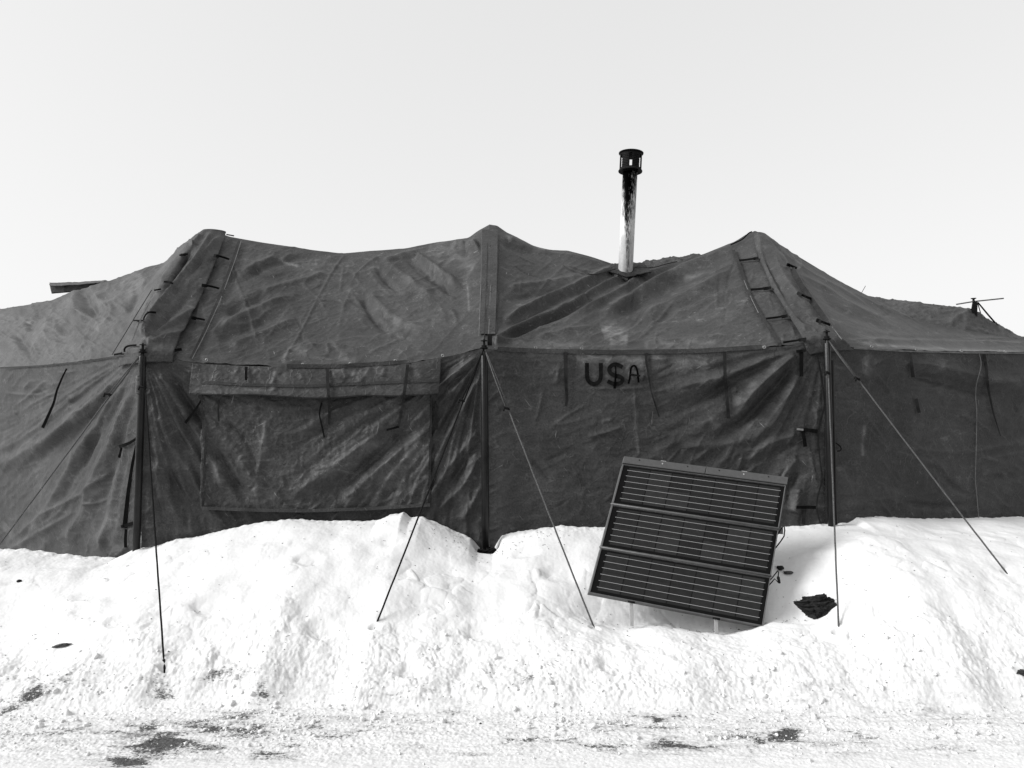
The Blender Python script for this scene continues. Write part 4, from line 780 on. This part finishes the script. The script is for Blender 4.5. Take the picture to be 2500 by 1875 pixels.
ink('letter_a', [(1150, 545), (1240, 556), (1350, 572)], 4.0, M_INK, .014)
ink('paint_smear', [(1432, 575), (1425, 620), (1400, 665)], 4.0, M_TAPE, .009)

# ---- small canvas hood beyond the left hip, and the loose ridge flap by the pipe
hood = panel('vent_flap', [(128, 717, 9.9), (190, 712, 9.6), (262, 686, 9.2)], [(122, 693, 9.9), (180, 692, 9.6), (255, 686, 9.2)], 40, 8, lambda x, y: crinkle(x, y, 5, .01, .006, 20, 20), M_TAPE, tent, register=False, solid=.02)
panel('vent_flap', [(123, 699, 9.78), (180, 697, 9.5), (258, 689, 9.1)], [(122, 691, 9.85), (180, 690, 9.55), (258, 685, 9.15)], 30, 4, lambda x, y: crinkle(x, y, 6, .01, .004, 20, 20), M_FLAP, tent, register=False, solid=.012)
panel('ridge_flap', [(1500, 672, 8.62), (1560, 668, 8.62), (1640, 655, 8.62), (1760, 640, 8.6)], [(1500, 660, 8.9), (1545, 646, 8.9), (1585, 636, 8.9), (1640, 630, 8.9), (1700, 625, 8.9), (1760, 622, 8.8)], 90, 24,
      lambda x, y: crinkle(x, y, 8, .03, .02, 60, 14), M_PALER, tent, smooth=2, register=False, solid=.01)
panel('pipe_collar', [(1478, 672, 8.05), (1530, 688, 7.98), (1590, 676, 8.0)], [(1492, 655, 8.3), (1530, 656, 8.3), (1572, 654, 8.3)], 50, 20, lambda x, y: crinkle(x, y, 9, .008, .006, 30, 30) + .05, M_TAPE, tent, smooth=2, solid=.012)
rib('hem_tape', c('E', (1105, 420), (1150, 432), (1195, 450)), 5, M_PALE if False else M_FLAP, off=.02)
rib('torn_hem', c('E', (755, 350), (830, 385), (900, 405), (940, 418), (1010, 412), (1060, 395), (1120, 375)), 2.6, M_TAPE, off=.010, th=.004)
rib('torn_hem', c('E', (1235, 372), (1270, 362), (1320, 372), (1380, 368), (1450, 345), (1530, 328)), 2.2, M_TAPE, off=.014, th=.004)
rib('torn_hem', c('E', (1890, 215), (1980, 175), (2010, 130), (2035, 125)), 3, M_STRAP, off=.01, th=.006)

# ------------------------------------------------------------------ tent poles and guy ropes
def pole(top, bot, Yt, Yb, r, label, group='tent poles along the front eave', foot_z=None):
    T = P(top[0], top[1], Yt); B = P(bot[0], bot[1], Yb)
    e = empty('tent_pole', B, label, 'pole', group)
    d = T - B; L = np.linalg.norm(d)
    MB().lathe(B - d / L * .15, d, [(r, 0), (r, .15 + L * .5), (r * 1.0, .15 + L - .012), (r * .82, .15 + L)], 20).build('shaft', M_POLE, e, True)
    MB().lathe(T, d, [(.012, 0), (.012, .035), (.021, .036), (.021, .05), (.009, .052), (.009, .082), (.026, .083), (.026, .089), (.006, .09), (.006, .1)], 14).build('spindle', M_CAP, e, False)
    mb = MB(); mb.tube([T + d / L * .028 + np.array([math.cos(a) * .026, math.sin(a) * .026, 0]) for a in np.linspace(0, 2 * math.pi, 15)], .006, 6, False)
    mb.build('rope_ring', M_ROPED, e, True)
    return e, T + d / L * .03, B
pL, tL, bL = pole((348, 868), (333, 1340), 5.94, 5.95, .029, 'dark metal pole at the left tent corner beside the strapped door gap, leaning slightly')
pC, tC, bC = pole((1182, 858), (1186, 1346), 5.93, 5.93, .030, 'plain upright dark pole between the covered window and the painted lettering')
pR, tR, bR = pole((2019, 836), (2031, 1312), 5.92, 5.95, .027, 'dark pole at the right tent corner behind a taut vertical rope')
MB().lathe(P(342, 925, 5.94), (0, 0, 1), [(.0305, -.12), (.0312, -.115), (.0312, .02), (.0305, .025)], 20).build('worn_band', simple('chipped_paint', 0.05, .5, .2, .9, 60), pL, True)
# second thin strut and lashing at the right corner
st = MB(); a0 = P(2032, 880, 5.96); a1 = P(2042, 1325, 5.98); st.tube([a0, a1], .010, 10); st.build('door_strut', M_POLE, pR, True)
# square block beside the middle pole head
D0 = 5.97; q = [P(x, y, D0 - .02) for x, y in ((1190, 815), (1201, 815), (1201, 842), (1190, 842))]
MB().hexa(q, [p + np.array([0, .05, 0]) for p in q]).build('strut_block', M_CAP, pC, False, .003)
# rope bundle at the foot of the middle pole
mb = MB(); rr = random.Random(3); b0 = P(1188, 1345, 5.90)
for k in range(16):
    a = rr.uniform(0, 6.3); p = b0 + np.array([rr.uniform(-.045, .05), rr.uniform(-.03, .03), rr.uniform(-.03, .015)]); pts = []
    for j in range(9): pts.append(p + np.array([math.cos(a + j * .8) * .03, math.sin(a + j * .8) * .02, .012 * math.sin(j * 1.3 + k)]))
    mb.tube(pts, .006, 6)
tb = mb.build('rope_bundle', M_ROPED, None, True, origin=b0); tag(tb, 'tangled black rope bundle in the snow hole at the foot of the middle pole', 'rope')

def guy(head, ten, end, label, Yend=None, mat=M_ROPE, stake=True, tens=True):
    S = on_snow(*end, lift=-.01) if Yend is None else P(end[0], end[1], Yend)
    e = empty('guy_rope', S, label, 'rope', 'guy ropes from tent to snow')
    H = np.array(head, float)
    # tensioner lies on the straight line head -> stake, at the traced pixel height
    k = np.linspace(0, 1, 400); L = H[None] * (1 - k[:, None]) + S[None] * k[:, None]; px, py = proj(L)
    i = int(np.argmin(np.hypot(px - ten[0], py - ten[1]))); Tn = L[i] if tens else H
    mb = MB()
    if tens:
        side = np.array([-.014, -.012, 0.]); mid = (H + Tn) / 2
        mb.tube([H, mid + side * .7 + np.array([0, 0, -.004]), Tn + side], .0048, 8)
        mb.tube([H, mid - side * .4, Tn - side * .3], .0052, 8)
    sagv = np.array([0, 0, -.006]); n = 26
    pts = [Tn * (1 - t) + S * t + sagv * math.sin(math.pi * t) + np.array([rr.uniform(-1, 1), 0, rr.uniform(-1, 1)]) * .0008 for t in np.linspace(0, 1, n)]
    mb.tube(pts, .006, 8); mb.build('cord', mat, e, True)
    if tens:
        t2 = MB(); t2.tube([Tn + np.array([-.036, -.018, .012]), Tn + np.array([.004, -.012, 0]), Tn + np.array([.008, -.008, -.008])], [.010, .009, .006], 8)
        t2.tube([Tn + np.array([-.030, -.03, .012]), Tn + np.array([-.034, -.034, -.018])], .007, 8)
        t2.build('tensioner', M_CAP, e, True)
    return e, S
guy(tL, (266, 962), (-120, 1487), 'guy rope slanting down to the left edge from the left corner pole', Yend=5.25)
gB, sB = guy(tL, (350, 948), (402, 1634), 'dark guy rope from the left corner pole ending in a thick black sleeve', mat=M_ROPED)
dv = (tL - sB) / np.linalg.norm(tL - sB)
MB().tube([sB - dv * .02, sB + dv * .07], .0095, 10).build('stake_sleeve', M_CAP, gB, True)
guy(tC, (1128, 978), (914, 1532), 'dark guy rope slanting left from the middle pole across the window cover', mat=M_ROPED)
guy(tC, (1238, 1000), (1452, 1533), 'grey guy rope slanting right from the middle pole down to the solar panel')
guy(tR, (2021, 911), (2048, 1546), 'taut vertical guy rope running down in front of the right corner pole')
guy(tR, (2097, 924), (2461, 1400), 'grey guy rope slanting right from the right corner pole over the bare wall')

# ------------------------------------------------------------------ stove pipe
pb = P(1526, 690, 8.12); pt_ = P(1539, 415, 8.12); ax = (pt_ - pb) / np.linalg.norm(pt_ - pb)
sp0 = P(1527, 661, 8.12)
pipe = empty('stove_pipe', sp0, 'tall silvery stove pipe streaked with soot rising through the tent roof', 'stove pipe')
L = np.linalg.norm(pt_ - sp0)
MB().lathe(sp0 - ax * .35, ax, [(.0795, 0), (.0800, .35 + L * .33), (.0808, .35 + L * .33 + .004), (.0800, .35 + L * .34), (.081, .35 + L)], 40).build('flue', M_PIPE, pipe, True)
cap = MB().lathe(pt_ - ax * .02, ax, [(.083, -.01), (.083, .01), (.131, -.002), (.133, .006), (.118, .030), (.116, .034), (.083, .030)], 32).build('cap_base', M_CAP, pipe, False)
MB().lathe(pt_, ax, [(.118, .160), (.120, .176), (.136, .182), (.137, .190), (.120, .196), (.02, .203)], 32).build('cap_lid', M_CAP, pipe, False)
xx = np.array(Vector(ax).orthogonal().normalized()); yy = np.cross(ax, xx)
a_cam = math.atan2(np.dot(-pt_ * np.array([1, 1, 0]), yy), np.dot(-pt_ * np.array([1, 1, 0]), xx))
for k in range(6):
    mb = MB(); ac = a_cam + R(30 + 60 * k - 0)
    for j in range(8):                                             # louvred wall piece: stacked ribs
        h0 = .012 + .148 * j / 8; h1 = .012 + .148 * (j + .62) / 8; h2 = .012 + .148 * (j + 1) / 8
        for (ha, hb, rad) in ((h0, h1, .121), (h1, h2, .116)):
            half = R(22); n = 6
            V = []; F = []
            for rr_ in (rad - .006, rad):
                for hh in (ha, hb):
                    for i in range(n + 1):
                        a = ac - half + 2 * half * i / n; V.append(pt_ + ax * hh + (xx * math.cos(a) + yy * math.sin(a)) * rr_)
            m_ = n + 1
            for i in range(n):
                F += [(2 * m_ + i, 2 * m_ + i + 1, 3 * m_ + i + 1, 3 * m_ + i), (i, m_ + i, m_ + i + 1, i + 1), (i, i + 1, 2 * m_ + i + 1, 2 * m_ + i), (m_ + i, 3 * m_ + i, 3 * m_ + i + 1, m_ + i + 1)]
            F += [(0, 2 * m_, 3 * m_, m_), (n, m_ + n, 3 * m_ + n, 2 * m_ + n)]
            mb.add(V, F)
    mb.build('cap_louvre', M_CAP, pipe, False)

# ------------------------------------------------------------------ folding solar panel
YB, YT = 4.98, 5.45
q = [P(1438, 1449, YB), P(1861, 1531, YB), P(1918, 1184, YT), P(1521.5, 1132, YT)]    # bl, br, tr, tl of the front face
q = [np.array(v) for v in q]
_n = np.cross(q[1] - q[0], q[3] - q[0]); _c0 = np.array([0, 0, CAMZ]); _d = P(1918, 1184, 1.0) - _c0
q[2] = _c0 + _d * (np.dot(q[0] - _c0, _n) / np.dot(_d, _n))          # keeps the four corners in one plane
nrm = np.cross(q[1] - q[0], q[3] - q[0]); nrm /= np.linalg.norm(nrm)
if nrm[1] > 0: nrm = -nrm
def S(a, b, o=0.0):
    return (q[0] * (1 - a) + q[1] * a) * (1 - b) + (q[3] * (1 - a) + q[2] * a) * b + nrm * o
ctr = S(.5, 0); ctr[2] = snow_z(ctr[0], ctr[1])
sol = empty('solar_panel', ctr, 'black three-section folding solar panel tilted in a hollow in the snow', 'solar panel')
def slab(a0, a1, b0, b1, o0, o1): return [S(a0, b0, o0), S(a1, b0, o0), S(a1, b1, o0), S(a0, b1, o0)], [S(a0, b0, o1), S(a1, b0, o1), S(a1, b1, o1), S(a0, b1, o1)]
for k in range(3):
    b0 = k / 3 + .004; b1 = (k + 1) / 3 - .004
    bd = MB().hexa(*slab(-.004, 1.002, b0, b1, -.050, -.004)).build('panel_section', M_EDGE, sol, False, .003)
    MB().hexa(*slab(.004, .996, b0 + .010, b1 - .010, -.004, -.0015)).build('laminate', M_BACK, bd)
    fr = MB()
    for (x0, x1, y0, y1) in ((-.004, .0045, b0, b1), (.9965, 1.002, b0, b1), (.0045, .9965, b0, b0 + .006), (.0045, .9965, b1 - .006, b1)): fr.hexa(*slab(x0, x1, y0, y1, -.004, .0035))
    fr.build('frame', M_FRAME, bd, False, .0015)
    x0, x1 = .040, .972; y0, y1 = b0 + .028, b1 - .022
    cells = MB(); mid = (y0 + y1) / 2; mi = []
    for i in range(7):
        for j in range(2):
            xa = x0 + (x1 - x0) * i / 7 + .0026; xb = x0 + (x1 - x0) * (i + 1) / 7 - .0026; ya = (y0, mid)[j] + .0006; yb = (mid, y1)[j] - .0006
            cells.add([S(xa, ya, -.0010), S(xb, ya, -.0010), S(xb, yb, -.0010), S(xa, yb, -.0010)], [(0, 1, 2, 3)]); mi.append(rr.choice([0, 1, 1, 2, 2, 3]))
    co = cells.build('solar_cells', M_CELLS[0], bd)
    for m_ in M_CELLS[1:]: co.data.materials.append(m_)
    for p_, i_ in zip(co.data.polygons, mi): p_.material_index = i_
    bus = MB()
    for i in range(6):
        yb = y0 + (y1 - y0) * (i + .62 - .12) / 6
        bus.hexa(*slab(x0 - .006, x1 + .004, yb - .0013, yb + .0013, -.0008, .0004))
    bus.build('bus_bars', M_BUS, bd)
    if k:
        h = MB(); yb = k / 3
        h.tube([S(-.012, yb, .004), S(1.004, yb, .004)], .005, 10); h.build('hinge', M_FRAME, sol, True)
        g = MB(); g.hexa(*slab(.0, 1., yb - .006, yb - .0035, .001, .004)); g.build('hinge_gasket', M_STRAP, sol)
tp = MB().hexa(*slab(-.006, .498, 1.001, 1.058, -.030, .012)); tp.build('top_board', M_BOARD, sol, False, .003)
tp = MB().hexa(*slab(.501, 1.006, 1.001, 1.058, -.030, .012)); tp.build('top_board', M_BOARD, sol, False, .003)
for a in (.235, .735):
    MB().hexa(*slab(a - .016, a + .016, 1.058, 1.064, -.02, .006)).build('clip', M_BUS, sol)
    MB().lathe(S(a - .002, 1.035, .012), nrm, [(.006, 0), (.006, .002), (.003, .0035)], 10).build('rivet', M_BUS, sol, True)
for a in (.09, .385, .58, .885): MB().lathe(S(a, 1.040, .012), nrm, [(.005, 0), (.005, .0015)], 8).build('screw', M_CAP, sol, True)
for a in (.14, .28, .44, .62, .77, .95): MB().hexa(*slab(a - .005, a + .005, 1.058, 1.062, -.01, .004)).build('hook_loop', M_STRAP, sol)
for a, dz in ((.255, .15), (.745, .10)):
    top = S(a, -.002, -.012); fz = np.array([0.0, -.012, -dz])
    w = (q[1] - q[0]); w /= np.linalg.norm(w)
    # thin flat foot plates under the lower edge
    f = MB().hexa([top - w * .020, top + w * .004, top + w * .004 + fz, top - w * .020 + fz], [v + np.array([0, .012, 0]) for v in (top - w * .020, top + w * .004, top + w * .004 + fz, top - w * .020 + fz)])
    f.build('foot_plate', M_BUS, sol, False, .002)
    MB().tube([S(a - .03, -.004, .002), S(a + .01, -.004, .006)], .007, 8).build('bolt', M_CAP, sol, True)
for a in (.2, .8):                                                    # prop legs behind
    tp_ = S(a, .72, -.04); gp = tp_ + np.array([0, .30, 0]); gp[2] = snow_z(gp[0], gp[1]) - .03
    MB().tube([tp_, gp], .011, 10).build('prop_leg', M_STEEL, sol, True)
cb = [S(1.004, .63, -.02)] + [P(x, y, 5.30) for x, y in c('I', (1690, 690), (1706, 680), (1712, 710), (1706, 760), (1680, 800))] + [S(1.0, .52, -.03)]
MB().tube(cb, .0045, 8).build('cable', M_STRAP, sol, True)
cb = [S(1.0, .30, -.02)] + [P(x, y, 5.12) for x, y in c('I', (1655, 1040), (1662, 1050), (1658, 1090), (1668, 1130))]
MB().tube(cb, .004, 8).build('cable', M_STRAP, sol, True)
cb = [S(1.0, .27, -.02)] + [P(x, y, 5.11) for x, y in c('I', (1630, 1105), (1660, 1135), (1672, 1140))]
MB().tube(cb, .004, 8).build('cable', M_STRAP, sol, True)
p0, p1 = [P(x, y, 5.11) for x, y in c('I', (1656, 1085), (1670, 1140))]
MB().tube([p0, p0 * .8 + p1 * .2, p1], [.006, .011, .008], 8).build('plug', M_CAP, sol, True)
# junction box behind the right edge
jb = [P(x, y, 5.36) for x, y in c('I', (1662, 690), (1700, 690), (1700, 745), (1655, 742))]
MB().hexa(jb, [p + np.array([0, .05, 0]) for p in jb]).build('junction_box', M_EDGE, sol, False, .004)

# ------------------------------------------------------------------ second tent beyond the right end
tb0 = P(2380, 900, 11.5); tb0[2] = 0.2
tent2 = empty('army_tent', tb0, 'pale sunlit roof of a second tent showing behind the right end of the big tent', 'tent')
R2 = [(2060, 704, 11.6), (2113, 721, 11.5), (2180, 733, 11.4), (2290, 744, 11.2), (2370, 755, 11.0), (2420, 783, 11.2), (2486, 819, 11.6), (2560, 850, 12)]
E2 = [(2060, 790, 10.0), (2113, 815, 10.0), (2180, 850, 10.0), (2290, 872, 9.9), (2370, 882, 9.9), (2430, 885, 10.1), (2500, 888, 10.5), (2560, 890, 11)]
s2 = [(c('G', (1150, 640), (1400, 680), (1700, 720), (1830, 695)), 3, 5, .03), (c('G', (1180, 660), (1450, 720), (1650, 740)), 3, 4, -.03), (c('G', (1830, 700), (1740, 760), (1660, 800)), 5, 8, .05, .02, .3), (c('G', (1840, 700), (1920, 770), (2060, 865)), 3, 4, .04, .02, .1), (c('G', (1300, 650), (1550, 690), (1750, 690)), 3, 3, .025)]
panel('roof', E2, R2, 140, 50, F_(s2, lambda x, y: crinkle(x, y, 133, .02, .02, 60, 14, .12)), M_PALER, tent2, smooth=3, register=False)
r2 = curve3(R2, 40); b2 = r2 + np.array([0.3, 2.5, 0]); b2[:, 2] = 1.9
panel('roof', b2, r2, 40, 8, zero, M_PALER, tent2, register=False)
e2 = curve3(E2, 40); l2 = e2.copy(); l2[:, 2] = 0; panel('wall', l2, e2, 40, 6, zero, M_CANVAS, tent2, register=False)
l3 = b2.copy(); l3[:, 2] = 0; panel('wall', l3, b2, 40, 6, zero, M_CANVAS, tent2, register=False)
T2 = P(2379, 738, 10.95); B2 = P(2379, 775, 10.95)
e = empty('tent_pole', B2, 'short dark pole head with crossbar standing above the far tent roof', 'pole')
MB().hexa([P(x, y, 10.92) for x, y in ((2374, 737), (2387, 737), (2386, 772), (2370, 760))], [P(x, y, 11.0) for x, y in ((2374, 737), (2387, 737), (2386, 772), (2370, 760))]).build('shaft', M_CAP, e)
MB().lathe(P(2377, 738, 10.95), (0, 0, 1), [(.016, 0), (.016, .05), (.036, .052), (.036, .062), (.01, .064)], 14).build('spindle', M_CAP, e)
MB().tube([P(2335, 743, 10.9), P(2378, 736, 10.95), P(2450, 728.5, 11.0)], .010, 8).build('crossbar', M_FRAME, e, True)
for a, b in (((2388, 738), (2437, 795)), ((2388, 740), (2428, 788)), ((2387, 740), (2397, 774))):
    A_ = P(a[0], a[1], 10.95); B_ = P(b[0], b[1], 11.15)
    g = MB().tube([A_, (A_ + B_) / 2 + np.array([0, 0, -.004]), B_], .007, 6).build('guy_rope', M_ROPED, None, True, origin=B_)
    tag(g, 'thin dark guy rope of the far pole head running down behind the roof', 'rope', 'guy ropes of the far pole')
wr = MB().tube([P(2104, 714, 8.45), P(2113, 698, 8.45)], .003, 5).build('wire', M_ROPED, None, True, origin=P(2104, 714, 8.45)); tag(wr, 'short stiff wire sticking up from the right roof slope', 'wire')

# ------------------------------------------------------------------ things lying in the snow
def lump(name, px, py, w, h, d, label, cat, mat, outline=None, seed=1, sink=.35, flat=1.0):
    p = on_snow(px, py); V, F = ico(2 if name == 'torn_scrap' else 5)
    s = np.array([w / 2, d / 2, h / 2])
    nz = 1 + .28 * fbm(V[:, 0] * 1.6 + seed * 7, V[:, 1] * 1.6 + V[:, 2] * 1.9, seed, 4)
    nz += .10 * np.abs(perlin(V[:, 0] * 3, V[:, 2] * 9 + V[:, 1] * 5, seed + 5)) + .07 * perlin(V[:, 0] * 5 + V[:, 1], V[:, 2] * 22, seed + 8) + .05 * perlin(V[:, 0] * 14, V[:, 2] * 14 + V[:, 1] * 9, seed + 9)
    W = V * nz[:, None]
    if outline: W = outline(W)
    W = W * s + p + np.array([0, 0, h * (.5 - sink)])
    o = mesh_obj(name, W, F, mat, None, False, origin=p); tag(o, label, cat); return o
def wedge(W):
    W = W.copy(); W[:, 2] *= np.interp(W[:, 0], [-1.2, -.4, .5, 1.2], [.25, .7, 1.15, .8]); W[:, 2] += np.interp(W[:, 0], [-1.2, .2, 1.2], [.55, .1, 0]); W[:, 0] += .25 * W[:, 2]
    return W
lump('charred_log', 1990, 1497, .27, .17, .2, 'black charred chunk of bark half sunk in the snow beside the vertical rope', 'bark', M_DARK, wedge, 4, .35)
lump('torn_scrap', 1905, 1390, .05, .03, .075, 'small dark torn scrap standing in the snow right of the solar panel', 'scrap', M_DARK, None, 9, .1)
lump('torn_scrap', 1925, 1400, .07, .025, .05, 'flat grey rag lying in the snow by the standing dark scrap', 'rag', M_ROCK, None, 12, .3)
lump('pebble', 47, 1421, .032, .022, .02, 'small black pebble on clean snow near the left edge', 'pebble', M_DARK, None, 15, .2)
lump('bark_chip', 150, 1578, .10, .02, .035, 'thin grey bark chip lying tilted in the snow at lower left', 'bark', M_ROCK, lambda W: W + np.stack([0 * W[:, 0], 0 * W[:, 0], W[:, 0] * .8], -1), 18, .2)
lump('stone', 2500, 1646, .08, .03, .05, 'dark stone at the right edge of the snowy roadside', 'stone', M_ROCK, None, 21, .2)
# dirt specks and straw bits strewn over the snow
mb = MB(); n = 420
sx = rng.uniform(-.72, .72, n); sy = np.where(rng.random(n) < .6, rng.uniform(3.9, 4.9, n), rng.uniform(4.9, 5.95, n)); sx = sx * sy
hot = [(-.55, 5.75, .3), (1.2, 5.15, .4), (.2, 5.8, .25), (-3.0, 4.5, .6), (2.0, 5.1, .3)]
for hx, hy, hr in hot:
    m_ = 45; sx = np.r_[sx, rng.normal(hx, hr, m_)]; sy = np.r_[sy, np.clip(rng.normal(hy, hr * .3, m_), 3.6, 5.95)]
sz = snow_parts(sx, sy)[0]
for x, y, z in zip(sx, sy, np.maximum(sz, 0)):
    if rr.random() < .72:
        s_ = rr.uniform(.002, .0048) * (1.7 if rr.random() < .08 else 1); pts = [(x + s_ * math.cos(a) * rr.uniform(.7, 1.5), y + s_ * math.sin(a), z + .001) for a in np.linspace(0, 6.28, 6)[:-1]]
        mb.add(pts + [(x, y, z + s_ * 1.1)], [(i, (i + 1) % 5, 5) for i in range(5)])
    else:
        a = rr.uniform(0, 3.1); l_ = rr.uniform(.008, .026); mb.tube([(x, y, z + .003), (x + math.cos(a) * l_, y + math.sin(a) * l_, z + .006)], .0011, 4)
o = mb.build('dirt_specks', M_SPECK, None, False); tag(o, 'scattered dirt specks and bits of straw on the snow', 'dirt', kind='stuff')
